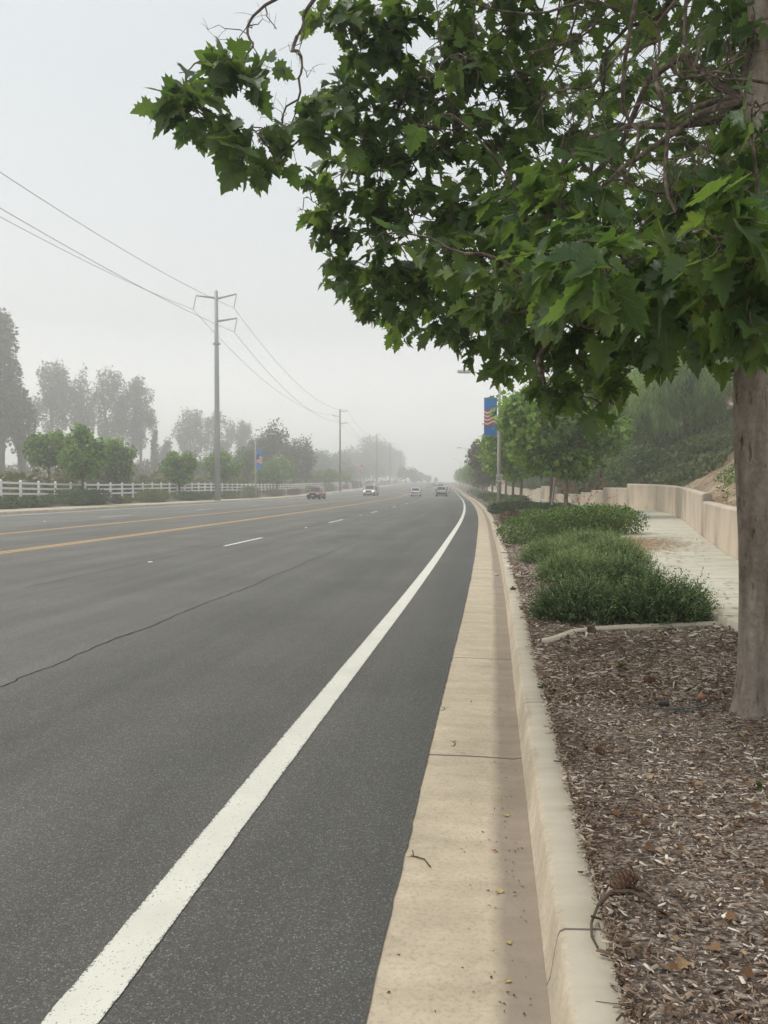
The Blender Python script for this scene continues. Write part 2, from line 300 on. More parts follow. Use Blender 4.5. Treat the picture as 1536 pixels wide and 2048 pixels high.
def car_paint(name, col):
    m, n, l, p = mat(name, 0.35, 0.5); p.inputs['Base Color'].default_value = (*col, 1); p.inputs['Coat Weight'].default_value = 0.6; p.inputs['Coat Roughness'].default_value = 0.1
    return m
def m_lit(name, col, e):
    m, n, l, p = mat(name, 0.3); p.inputs['Base Color'].default_value = (*col, 1); p.inputs['Emission Color'].default_value = (1, 0.82, 0.55, 1); p.inputs['Emission Strength'].default_value = e
    return m
M['lit'] = m_lit('lit_headlamp', (0.8, 0.75, 0.65), 1.6)

# ---------------------------------------------------------------- object helpers
def tag(o, label=None, cat=None, group=None, kind=None):
    if label: o['label'] = label
    if cat: o['category'] = cat
    if group: o['group'] = group
    if kind: o['kind'] = kind
    return o
def empty(name, loc, rz=0.0):
    o = bpy.data.objects.new(name, None); o.location = loc; o.rotation_euler = (0, 0, rz); C.objects.link(o); return o
def raw_mesh(name, V, F, mats, parent=None, smooth=False, mi=None, uv=None):
    """V (n,3) array, F list of tuples or (m,k) array"""
    me = bpy.data.meshes.new(name)
    V = np.asarray(V, dtype=np.float32)
    if isinstance(F, np.ndarray):
        k = F.shape[1]; idx = F.reshape(-1).astype(np.int32); starts = np.arange(0, len(idx), k, dtype=np.int32); nf = len(F)
        me.vertices.add(len(V)); me.vertices.foreach_set('co', V.reshape(-1))
        me.loops.add(len(idx)); me.loops.foreach_set('vertex_index', idx)
        me.polygons.add(nf); me.polygons.foreach_set('loop_start', starts)
        me.update(calc_edges=True)
    else:
        me.from_pydata([tuple(map(float, v)) for v in V], [], F)
        idx = np.array([i for f in F for i in f], dtype=np.int32)
    for m in (mats if isinstance(mats, (list, tuple)) else [mats]): me.materials.append(m)
    if mi is not None: me.polygons.foreach_set('material_index', np.asarray(mi, dtype=np.int32))
    if uv is not None:
        u = me.uv_layers.new(name='UVMap'); u.data.foreach_set('uv', np.asarray(uv, dtype=np.float32)[idx].reshape(-1))
    if smooth: me.polygons.foreach_set('use_smooth', np.ones(len(me.polygons), dtype=bool))
    me.validate(); me.update()
    o = bpy.data.objects.new(name, me); C.objects.link(o)
    if parent is not None: o.parent = parent
    return o
class MB:
    def __init__(s): s.v = []; s.f = []; s.m = []
    def add(s, vs, fs, mi=0):
        b = len(s.v); s.v += [tuple(v) for v in vs]; s.f += [tuple(b + i for i in f) for f in fs]; s.m += [mi] * len(fs); return s
    def box(s, x0, x1, y0, y1, z0, z1, mi=0):
        v = [(x, y, z) for z in (z0, z1) for y in (y0, y1) for x in (x0, x1)]
        return s.add(v, [(0, 2, 3, 1), (4, 5, 7, 6), (0, 1, 5, 4), (2, 6, 7, 3), (0, 4, 6, 2), (1, 3, 7, 5)], mi)
    def tube(s, pts, rs, n=8, mi=0, cap=True):
        pts = [Vector(p) for p in pts]
        if not isinstance(rs, (list, tuple)): rs = [rs] * len(pts)
        vs = []; fs = []; up = None
        for i, p in enumerate(pts):
            d = (pts[min(i + 1, len(pts) - 1)] - pts[max(i - 1, 0)])
            if d.length < 1e-9: d = Vector((0, 0, 1))
            d.normalize()
            if up is None: up = Vector((1, 0, 0)) if abs(d.x) < 0.8 else Vector((0, 1, 0))
            a = (up - d * up.dot(d)).normalized(); up = a; b = d.cross(a)
            for k in range(n):
                t = 2 * math.pi * k / n; vs.append(p + (a * math.cos(t) + b * math.sin(t)) * rs[i])
        for i in range(len(pts) - 1):
            for k in range(n):
                fs.append((i * n + k, i * n + (k + 1) % n, (i + 1) * n + (k + 1) % n, (i + 1) * n + k))
        if cap: fs.append(tuple(range(n))[::-1]); fs.append(tuple((len(pts) - 1) * n + k for k in range(n)))
        return s.add(vs, fs, mi)
    def prism(s, pts, x0, x1, mi=0):
        """polygon in (y,z) extruded along x"""
        n = len(pts); v = [(x0, a, b) for a, b in pts] + [(x1, a, b) for a, b in pts]
        return s.add(v, [tuple(range(n)), tuple(range(2 * n - 1, n - 1, -1))] + [(i, i + n, (i + 1) % n + n, (i + 1) % n) for i in range(n)], mi)
    def build(s, name, mats, parent=None, smooth=False, bevel=0):
        o = raw_mesh(name, np.array(s.v), s.f, mats, parent, smooth, s.m)
        if bevel:
            b = o.modifiers.new('b', 'BEVEL'); b.width = bevel; b.segments = 2; b.limit_method = 'ANGLE'; b.angle_limit = rad(40)
        return o

# ---------------------------------------------------------------- ground plan: road edge curve and heights
GY = np.array([-60, 0, 2.2, 4.5, 10.7, 14, 25.7, 35.6, 48.7, 72.3, 103.8, 170, 307, 539, 900.])
GX = np.array([-8.87, -0.37, -0.056, 0.266, 1.147, 1.60, 3.12, 4.37, 5.90, 8.40, 11.45, 17.0, 27.4, 43.6, 66.])
_sl = np.gradient(GX, GY)
def gx(Y):
    Y = np.asarray(Y, dtype=float); i = np.clip(np.searchsorted(GY, Y) - 1, 0, len(GY) - 2)
    h = GY[i + 1] - GY[i]; t = (Y - GY[i]) / h
    a = 2 * t**3 - 3 * t**2 + 1; b = t**3 - 2 * t**2 + t; c = -2 * t**3 + 3 * t**2; d = t**3 - t**2
    return a * GX[i] + b * h * _sl[i] + c * GX[i + 1] + d * h * _sl[i + 1]
def zg(Y):
    Y = np.asarray(Y, dtype=float); t = Y - 135
    return np.where(t < -30, 0, np.where(t > 30, 0.0125 * t, 0.0125 * (t + 30)**2 / 120))
WP = np.array([(2, 5.1), (6, 5.15), (9, 5.3), (13, 5.95), (20.7, 8.5), (28.3, 11.1), (36, 13.6), (43, 15.15), (49, 15.3), (55, 15.5), (62, 16.0), (86, 18.0), (110, 21.0), (170, 26.5), (300, 36.5)])
def wx(Y):
    return np.interp(Y, WP[:, 0], WP[:, 1])
_ws = np.linspace(2, 300, 597); _wv = np.interp(_ws, WP[:, 0], WP[:, 1])
_k = np.ones(9) / 9; _wv2 = np.convolve(np.pad(_wv, 4, 'edge'), _k, 'valid')
def wx(Y): return np.interp(Y, _ws, _wv2)
def on_ray(px, o, lo=5, hi=600):
    """distance along the road at which the line of sight through column px meets road offset o"""
    r = (px - 768) / 1540; f = lambda Y: float(gx(Y)) + o - r * Y
    for _ in range(60):
        mid = (lo + hi) / 2
        if f(lo) * f(mid) <= 0: hi = mid
        else: lo = mid
    return (lo + hi) / 2
def road_dir(Y): return math.atan2(float(gx(Y + 1) - gx(Y - 1)), 2.0)
YS = np.concatenate([np.arange(-6, 20, 0.25), np.arange(20, 60, 0.8), np.arange(60, 160, 2.5), np.arange(160, 400, 8), np.arange(400, 891, 20)])
YL = np.concatenate([np.arange(-60, 20, 4), np.arange(20, 160, 3), np.arange(160, 400, 10), np.arange(400, 891, 25)])
def sheet(name, cols, Ys, m, kind='structure', uvn=False, jit=None, smooth=True, parent=None):
    """cols: list of (offset or f(Y), z or f(Y)); a sheet that follows the road"""
    Ys = np.asarray(Ys, float); V = []; U = []
    k = len(cols)
    for j, (o, z) in enumerate(cols):
        oo = o(Ys) if callable(o) else np.full(len(Ys), float(o))
        if jit and j in jit: oo = oo + rng.normal(0, jit[j], len(Ys))
        zz = (z(Ys) if callable(z) else np.full(len(Ys), float(z))) + zg(Ys)
        V.append(np.stack([gx(Ys) + oo, Ys, zz], 1)); U.append(np.stack([np.full(len(Ys), j / (k - 1)) if uvn else oo, Ys], 1))
    V = np.stack(V, 1).reshape(-1, 3); U = np.stack(U, 1).reshape(-1, 2)
    i = np.arange(len(Ys) - 1)[:, None] * k + np.arange(k - 1)[None]; i = i.reshape(-1)
    F = np.stack([i, i + 1, i + k + 1, i + k], 1)
    o = raw_mesh(name, V, F, m, parent, smooth, uv=U)
    if kind: o['kind'] = kind
    return o

# ---------------------------------------------------------------- setting: ground, road, markings, kerbs
sheet('ground', [(-590, -0.4), (-300, -0.4), (-100, -0.4), (-45, -0.4), (-20, -0.4), (0, -0.4), (20, -0.4), (100, -0.4), (300, -0.4), (590, -0.4)], YL, M['terrain'])
YR = np.concatenate([np.arange(-6, 12, 0.06), np.arange(12, 40, 0.4), YS[YS >= 40]])
sheet('road', [(-28.0, 0.0), (-20, 0.0), (-10, 0.0), (-5, 0.0), (-0.3, 0.0), (0.0, 0.0)], YR, M['asphalt'], jit={5: 0.003})
def line(name, o0, o1, y0, y1, m, z=0.004, step=0.25, jit=0.0012):
    ys = np.arange(y0, min(y1, 60) + 1e-6, step)
    if y1 > 60: ys = np.concatenate([ys, np.arange(62, y1 + 1, 3.0)])
    return sheet(name, [(o0, z), ((o0 + o1) / 2 if not callable(o0) else (lambda Y: (o0(Y) + o1(Y)) / 2), z), (o1, z)], ys, m, uvn=True, jit={0: jit, 2: jit})
line('edge_line', -0.935, -0.765, -6, 800, M['white_paint'], step=0.05)
line('median_line_near', -11.36, -11.25, -6, 164, M['yellow_paint'], step=0.5)
line('median_line_near', -11.62, -11.51, -6, 164, M['yellow_paint'], step=0.5)
line('median_line_far', -16.15, -16.04, 8, 700, M['yellow_paint'], step=0.5)
line('median_line_far', -16.40, -16.31, 8, 700, M['yellow_paint'], step=0.5)
line('median_line_taper', lambda Y: -11.62 - (Y - 164) * 0.195, lambda Y: -11.36 - (Y - 164) * 0.195, 164, 187, M['yellow_paint'], step=1)
line('far_edge_line', -26.95, -26.67, 10, 500, M['white_paint'], step=0.5)
def dashes(name, off, first, per, ln, n, w=0.11, near=None):
    V = []; F = []; U = []
    for i in range(n):
        y0 = first + i * per; ys = np.linspace(y0, y0 + ln, 8)
        b = len(V)
        for y in ys:
            for u, o in ((0, off - w / 2), (1, off + w / 2)):
                V.append((float(gx(y)) + o, y, float(zg(y)) + 0.004)); U.append((u, y))
        F += [(b + 2 * k, b + 2 * k + 1, b + 2 * k + 3, b + 2 * k + 2) for k in range(7)]
    o = raw_mesh(name, np.array(V), F, M['dash_paint'], uv=np.array(U)); o['kind'] = 'structure'; return o
dashes('lane_dashes', -6.78, 20.7 - 14.2, 14.2, 3.55, 40)
dashes('far_lane_dashes', -20.3, 26.5, 14.6, 4.0, 24, 0.12)
# long sealed crack between the lanes
cy = np.arange(3.0, 60, 0.07); w1 = np.cumsum(rng.normal(0, 0.011, len(cy))); w1 -= np.convolve(w1, np.ones(61) / 61, 'same') * 0.9
cw = 0.010 + 0.006 * np.abs(np.convolve(rng.normal(0, 1, len(cy)), np.ones(9) / 3, 'same')); cw = np.where(cy > 22, cw * 0.6, cw)
sheet('road_crack', [(lambda Y: -3.5 + np.interp(Y, cy, w1 - cw / 2), 0.003), (lambda Y: -3.5 + np.interp(Y, cy, w1 + cw / 2), 0.003)], cy, M['crack'])
cy2 = np.arange(12, 75, 0.15); w2 = np.cumsum(rng.normal(0, 0.006, len(cy2)))
sheet('road_crack', [(lambda Y: -6.95 + np.interp(Y, cy2, w2) , 0.003), (lambda Y: -6.937 + np.interp(Y, cy2, w2), 0.003)], cy2, M['crack'])
for (yy, oo, ln, dr) in [(5.2, -3.5, 1.1, .8), (7.9, -3.48, .9, -1), (11.5, -3.5, 1.8, .7), (16, -3.5, 2.0, -.8), (9.5, -6.9, 1.5, .8)]:
    ts = np.linspace(0, 1, 26); ox = oo + dr * ln * ts + np.cumsum(rng.normal(0, .012, 26)); yv = yy + ln * .6 * ts
    sheet('road_crack', [(lambda Y: np.interp(Y, yv, ox - .003 * (1 - ts * .7)), 0.0034), (lambda Y: np.interp(Y, yv, ox + .003 * (1 - ts * .7)), 0.0034)], yv, M['crack'])
# gutter and kerb, near side
sheet('gutter', [(-0.02, -0.012), (0.012, -0.006), (0.3, -0.018), (0.5, -0.032), (0.545, -0.026)], YR, M['gutter'])
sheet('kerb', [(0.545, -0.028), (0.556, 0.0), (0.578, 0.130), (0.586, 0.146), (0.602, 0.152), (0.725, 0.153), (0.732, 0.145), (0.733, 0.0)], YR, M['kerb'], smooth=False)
# far side gutter, kerb, pavement, planting strip
sheet('far_gutter', [(-28.55, -0.02), (-27.98, 0.006)], YS, M['kerb'])
sheet('far_kerb', [(-28.75, 0.15), (-28.62, 0.15), (-28.57, 0.12), (-28.55, -0.03)], YS, M['kerb'])
sheet('far_pavement', [(-31.9, 0.15), (-28.75, 0.146)], YS, M['far_walk'])
sheet('far_planting_strip', [(-60, 0.75), (-38, 0.75), (-35, 0.62), (-33.0, 0.32), (-31.9, 0.13)], YS, M['soil'])
sheet('far_field', [(-590, 0.75), (-300, 0.75), (-120, 0.75), (-60, 0.75)], YL, M['terrain'])
# near side planting bed, pavement (sidewalk)
def oW(Y): return wx(Y) - gx(Y)
def bedz(t, X, Y): return 0.132 + 0.165 * (t * t * (3 - 2 * t)) + 0.012 * np.sin(X * 5.1 + Y * 2.3) * np.sin(Y * 3.7) * (t > 0.02)
ysb = np.concatenate([np.arange(0.6, 16, 0.15), np.arange(16, 60, 0.8), np.arange(60, 298, 4)])
K = 26; V = []
for y in ysb:
    for k in range(K):
        t = k / (K - 1); o = 0.731 + t * (float(oW(y)) - 0.731 - 0.02); X = float(gx(y)) + o
        V.append((X, y, float(bedz(t, X, y)) + float(zg(y)) - (0.03 if t > 0.7 else 0)))
i = (np.arange(len(ysb) - 1)[:, None] * K + np.arange(K - 1)[None]).reshape(-1)
bed = raw_mesh('planting_bed', np.array(V), np.stack([i, i + 1, i + K + 1, i + K], 1), M['soil'], smooth=True); bed['kind'] = 'structure'
def bed_at(X, Y):
    o = X - float(gx(Y)); t = min(1, max(0, (o - 0.731) / (float(oW(Y)) - 0.731))); return float(bedz(t, X, Y)) + float(zg(Y)) - (0.03 if t > 0.7 else 0)
ysw = np.concatenate([np.arange(2, 60, 0.4), np.arange(60, 298, 4)])
SWW = lambda Y: np.interp(Y, [2, 7, 12, 22, 45, 298], [1.9, 1.95, 1.95, 2.2, 2.4, 2.2])
sheet('sidewalk', [(lambda Y: oW(Y) - SWW(Y), 0.20), (lambda Y: oW(Y) - SWW(Y), 0.305), (lambda Y: oW(Y) - SWW(Y) + 0.02, 0.315), (lambda Y: oW(Y) - 0.01, 0.325)], ysw, M['walk'], smooth=False)

# ---------------------------------------------------------------- retaining wall (one thing, stepped sections) and hillside
WT = [(2, 20.0, 1.16, 1.22), (20.0, 48.5, 1.42, 1.86), (48.5, 54.5, 1.60, 1.62), (54.5, 58.5, 1.42, 1.43), (58.5, 63, 1.24, 1.24), (63, 70, 1.08, 1.08), (70, 78, 1.0, 1.0),
      (78, 92, 1.75, 1.85), (92, 99, 1.62, 1.62), (99, 106, 1.45, 1.45), (106, 114, 1.3, 1.3), (114, 180, 1.5, 1.8), (180, 296, 1.5, 1.8)]
def wtop(Y):
    for a, b, z0, z1 in WT:
        if a <= Y < b: return z0 + (z1 - z0) * (Y - a) / (b - a)
    return 1.5
wall = empty('retaining_wall', (float(wx(20)), 20, 0.2)); tag(wall, 'stepped beige stucco retaining wall curving beside the pale sidewalk', 'wall')
TH = 0.26
for (a, b, z0, z1) in WT:
    ys = np.arange(a, b + 0.01, 0.5 if a < 60 else 2.0); ys[-1] = b if abs(ys[-1] - b) < 1.2 else ys[-1]
    if ys[-1] < b: ys = np.append(ys, b)
    prof = [(0, 0.0, 0), (0, 0.35, 0.15), (0, 0.8, 0.45), (0.0, 0.955, 0.9), (0.02, 0.985, 1), (0.07, 1.0, 1), (TH - 0.07, 1.0, 1), (TH - 0.02, 0.985, 1), (TH, 0.955, 1), (TH, 0.0, 0)]
    V = []; U = []
    for y in ys:
        zt = z0 + (z1 - z0) * (y - a) / (b - a); zb = 0.22
        for (o, f, u) in prof:
            V.append((float(wx(y)) + o - float(wx(20)), y - 20, zb + (zt - zb) * f + float(zg(y)) - 0.2)); U.append((u, y))
    n = len(prof); F = []
    for i in range(len(ys) - 1):
        for k in range(n - 1): F.append((i * n + k, i * n + k + 1, (i + 1) * n + k + 1, (i + 1) * n + k))
    F += [tuple(range(n))[::-1], tuple((len(ys) - 1) * n + k for k in range(n))]
    raw_mesh('wall_section', np.array(V), F, M['wall'], wall, uv=np.array(U))
def hill_h(d, Y):
    prof = np.interp(d, [0, 0.3, 1, 9.5, 12, 30, 300], [0, 0.08, 0.5, 5.6, 6.0, 6.6, 7.5])
    return prof + 0.12 * np.sin(Y * 0.9 + d * 1.3) * np.clip(d, 0, 1)
def hill_at(X, Y):
    d = X - float(wx(Y)) - TH; return wtop_s(Y) - 0.2 + float(hill_h(max(d, 0), Y)) + float(zg(Y))
_wy = np.arange(0, 300, 0.5); _wt = np.array([wtop(y) for y in _wy]); _wm = np.array([_wt[max(0, i - 1):i + 2].min() for i in range(len(_wt))])
def wtop_s(Y): return float(np.interp(Y, _wy, _wm))
ysh = np.concatenate([np.arange(2, 60, 0.7), np.arange(60, 298, 4)]); ds = np.array([-0.02, 0.3, 0.8, 1.5, 2.4, 3.5, 5, 6.5, 8, 9.5, 11, 13, 18, 30, 60, 150, 300, 480])
V = np.array([(float(wx(y)) + TH + d, y, wtop_s(y) - 0.2 + float(hill_h(max(d, 0), y)) + float(zg(y))) for y in ysh for d in ds]); K = len(ds)
i = (np.arange(len(ysh) - 1)[:, None] * K + np.arange(K - 1)[None]).reshape(-1)
hs = raw_mesh('hillside', V, np.stack([i, i + 1, i + K + 1, i + K], 1), M['hill'], smooth=True); hs['kind'] = 'structure'

# ---------------------------------------------------------------- leaf meshes
def syc_template():
    half = [(0, 0.0), (0.09, -0.07), (0.20, -0.10), (0.27, 0.0), (0.42, -0.03), (0.375, 0.09), (0.56, 0.17), (0.445, 0.235), (0.54, 0.36), (0.40, 0.37), (0.30, 0.385), (0.27, 0.46), (0.40, 0.56), (0.27, 0.60), (0.32, 0.74), (0.17, 0.72), (0.135, 0.83), (0.0, 1.02)]
    pts = half + [(-x, y) for x, y in reversed(half[1:-1])]
    V = [(0, 0.26, 0.0)] + [(x, y, 0.16 * abs(x) - 0.18 * max(0, y - 0.45)**1.3 + 0.02 * math.sin(9 * y + 3 * x)) for x, y in pts]
    n = len(pts); F = np.array([(0, 1 + i, 1 + (i + 1) % n) for i in range(n)])
    U = [(0, 0.26)] + pts
    return np.array(V), F, np.array(U)
SYC = syc_template()
def star_template():      # simple lobed leaf for mid distance
    a = [(0, 0), (0.25, -0.05), (0.5, 0.15), (0.3, 0.3), (0.45, 0.55), (0.2, 0.58), (0, 1), (-0.2, 0.58), (-0.45, 0.55), (-0.3, 0.3), (-0.5, 0.15), (-0.25, -0.05)]
    V = [(0, 0.35, -0.04)] + [(x, y, 0.15 * abs(x)) for x, y in a]; n = len(a)
    return np.array(V), np.array([(0, 1 + i, 1 + (i + 1) % n) for i in range(n)]), np.array([(0, .35)] + a)
STAR = star_template()
DIA = (np.array([(0, 0, 0), (0.33, 0.4, 0.08), (0, 1, -0.05), (-0.33, 0.4, 0.08)]), np.array([(0, 1, 2), (0, 2, 3)]), np.array([(0, 0), (.3, .4), (0, 1), (-.3, .4)]))
NEEDLE = (np.array([(-0.09, 0, 0), (0.09, 0, 0), (0.0, 1, 0.1)]), np.array([(0, 1, 2)]), np.array([(0, 0), (1, 0), (0, 1)]))
BLADE = (np.array([(-0.06, 0, 0), (0.06, 0, 0), (0.05, 0.6, 0.03), (0, 1, -0.02), (-0.05, 0.6, 0.03)]), np.array([(0, 1, 2), (0, 2, 4), (4, 2, 3)]), np.array([(0, 0), (1, 0), (1, .5), (0, 1), (0, .5)]))
def nrm(a): return a / np.maximum(np.linalg.norm(a, axis=1, keepdims=True), 1e-9)
def leaves(name, P, N, D, Sz, tpl, m, parent=None, bend=None, wid=None, uvv=None):
    """leaf copies baked into one mesh: P base points, N face normals, D directions of the blade, Sz sizes"""
    tv, tf, tu = tpl; n = len(P)
    D = nrm(D); X = nrm(np.cross(D, N)); Z = np.cross(X, D)
    s = Sz[:, None, None]
    z = tv[None, :, 2:3] * np.ones((n, 1, 1))
    if bend is not None: z = z * bend[:, None, None]
    if wid is not None: X = X * wid[:, None]
    V = P[:, None, :] + s * (tv[None, :, 0:1] * X[:, None, :] + tv[None, :, 1:2] * D[:, None, :] + z * Z[:, None, :])
    k = len(tv); F = (tf[None] + (np.arange(n) * k)[:, None, None]).reshape(-1, 3)
    U = np.tile(tu, (n, 1)) if uvv is None else np.repeat(uvv, k, 0)
    return raw_mesh(name, V.reshape(-1, 3), F, m, parent, False, uv=U)
def rand_unit(n):
    return nrm(rng.normal(size=(n, 3)))
def blob_pts(blobs, n, shell=0.55):
    """points in a union of ellipsoids, biased to the outside; blobs (x,y,z,rx,ry,rz)"""
    B = np.array(blobs, float); w = (B[:, 3] * B[:, 4] * B[:, 5])**(2 / 3); idx = rng.choice(len(B), n, p=w / w.sum())
    u = rand_unit(n); r = (shell + (1 - shell) * rng.random(n))**0.7
    r *= 1 + 0.10 * rng.normal(size=n)
    return B[idx, :3] + u * r[:, None] * B[idx, 3:], u
def crown(parent, blobs, n, size, m, tpl=DIA, shell=0.5, droop=0.3, name='crown'):
    P, u = blob_pts(blobs, n, shell)
    N = nrm(u * 0.7 + rng.normal(size=(n, 3)) * 0.6 + np.array([0, 0, 0.7]))
    D = nrm(u * 0.6 + rng.normal(size=(n, 3)) * 0.7 + np.array([0, 0, -droop]))
    return leaves(name, P, N, D, size * (0.6 + 0.8 * rng.random(n)), tpl, m, parent)
def clumpy(cx, cy, cz, rx, ry, rz, k, cs=0.45, flat=1.0, low=0.0):
    """a crown as many overlapping foliage clumps"""
    out = []
    for i in range(k):
        while True:
            v = Vector((rnd.uniform(-1, 1), rnd.uniform(-1, 1), rnd.uniform(-1 + low, 1)))
            if 0.15 < v.length < 1: break
        v *= 0.78 / max(v.length, 0.5)**0.4
        s = cs * rnd.uniform(0.6, 1.25)
        out.append((cx + v.x * rx, cy + v.y * ry, cz + v.z * rz, s * rx, s * ry, s * rz * flat))
    return out
def limbs(mb, base, top, r0, blobs, n=8, r1=None, mi=0):
    base = Vector(base); top = Vector(top); r1 = r1 or r0 * 0.35
    pts = [base + (top - base) * t + Vector((math.sin(t * 5 + base.x) * 0.04, math.cos(t * 4) * 0.03, 0)) * (top.z - base.z) * 0.3 for t in (0, .03, .12, .35, .6, .8, 1)]
    mb.tube(pts, [r0 * 1.3, r0 * 1.1, r0, r0 * .9, r0 * .75, r0 * .55, r1], n, mi)
    for b in blobs:
        c = Vector(b[:3]); t = rnd.uniform(0.35, 0.95); s = base + (top - base) * t
        if c.z < s.z: s = base + (top - base) * max(0.3, t * 0.7)
        mid = (s + c) / 2 + Vector((0, 0, 0.12 * (c - s).length)); e = c
        mb.tube([s, mid, e], [r0 * 0.35, r0 * 0.22, r0 * 0.08], 5, mi, False)
    return mb

# ---------------------------------------------------------------- the big sycamore at the kerb
def W3(px, py, Y):      # the point at distance Y seen in column px, row py (plan drawn over the photograph)
    return Vector(((px - 768) / 1540 * Y, Y, CAMH + (977 - py) / 1540 * Y))
tree = empty('sycamore_tree', (2.29, 4.72, 0.15)); tag(tree, 'large sycamore with smooth grey trunk and jagged leaves overhanging the kerb and road', 'tree', 'sycamore street trees')
TO = Vector((2.29, 4.72, 0.15))
# trunk: irregular lathe with root flare and a pruned knob
V = []; F = []; NS = 26; hs_ = [0.0, 0.03, 0.08, 0.16, 0.3, 0.5, 0.8, 1.1, 1.4, 1.7, 2.0, 2.35, 2.8, 3.4, 4.1, 5.0, 6.2, 7.6]
def tcx(h): return -0.045 * min(h, 2) / 2 + 0.02 * math.sin(h * 1.7)
for h in hs_:
    r = 0.094 + 0.05 * math.exp(-h / 0.06) + 0.045 * math.exp(-h / 0.2) - 0.012 * max(0, h - 2.3) + (0.006 if 1.3 < h < 2 else 0)
    r = max(r, 0.068)
    for k in range(NS):
        a = 2 * math.pi * k / NS
        fl = 0.20 * math.exp(-h / 0.10) * math.cos(3 * a + 0.7) + 0.05 * math.exp(-h / 0.12) * math.cos(7 * a) + 0.018 * math.sin(2 * a + h * 2.1) + 0.012 * math.sin(5 * a + h * 3)
        kn = 0
        da = (a - math.pi * 1.02 + math.pi) % (2 * math.pi) - math.pi
        kn = 0.035 * math.exp(-(da / 0.35)**2 - ((h - 1.62) / 0.075)**2) + 0.02 * math.exp(-((da - 1.2) / 0.3)**2 - ((h - 0.9) / 0.06)**2)
        rr = r * (1 + fl) + kn
        V.append((tcx(h) + rr * math.cos(a), 0.012 * math.sin(h) + rr * math.sin(a), h - 0.03))
for i in range(len(hs_) - 1):
    for k in range(NS): F.append((i * NS + k, i * NS + (k + 1) % NS, (i + 1) * NS + (k + 1) % NS, (i + 1) * NS + k))
F.append(tuple((len(hs_) - 1) * NS + k for k in range(NS)))
raw_mesh('trunk', np.array(V), F, M['bark'], tree, True)
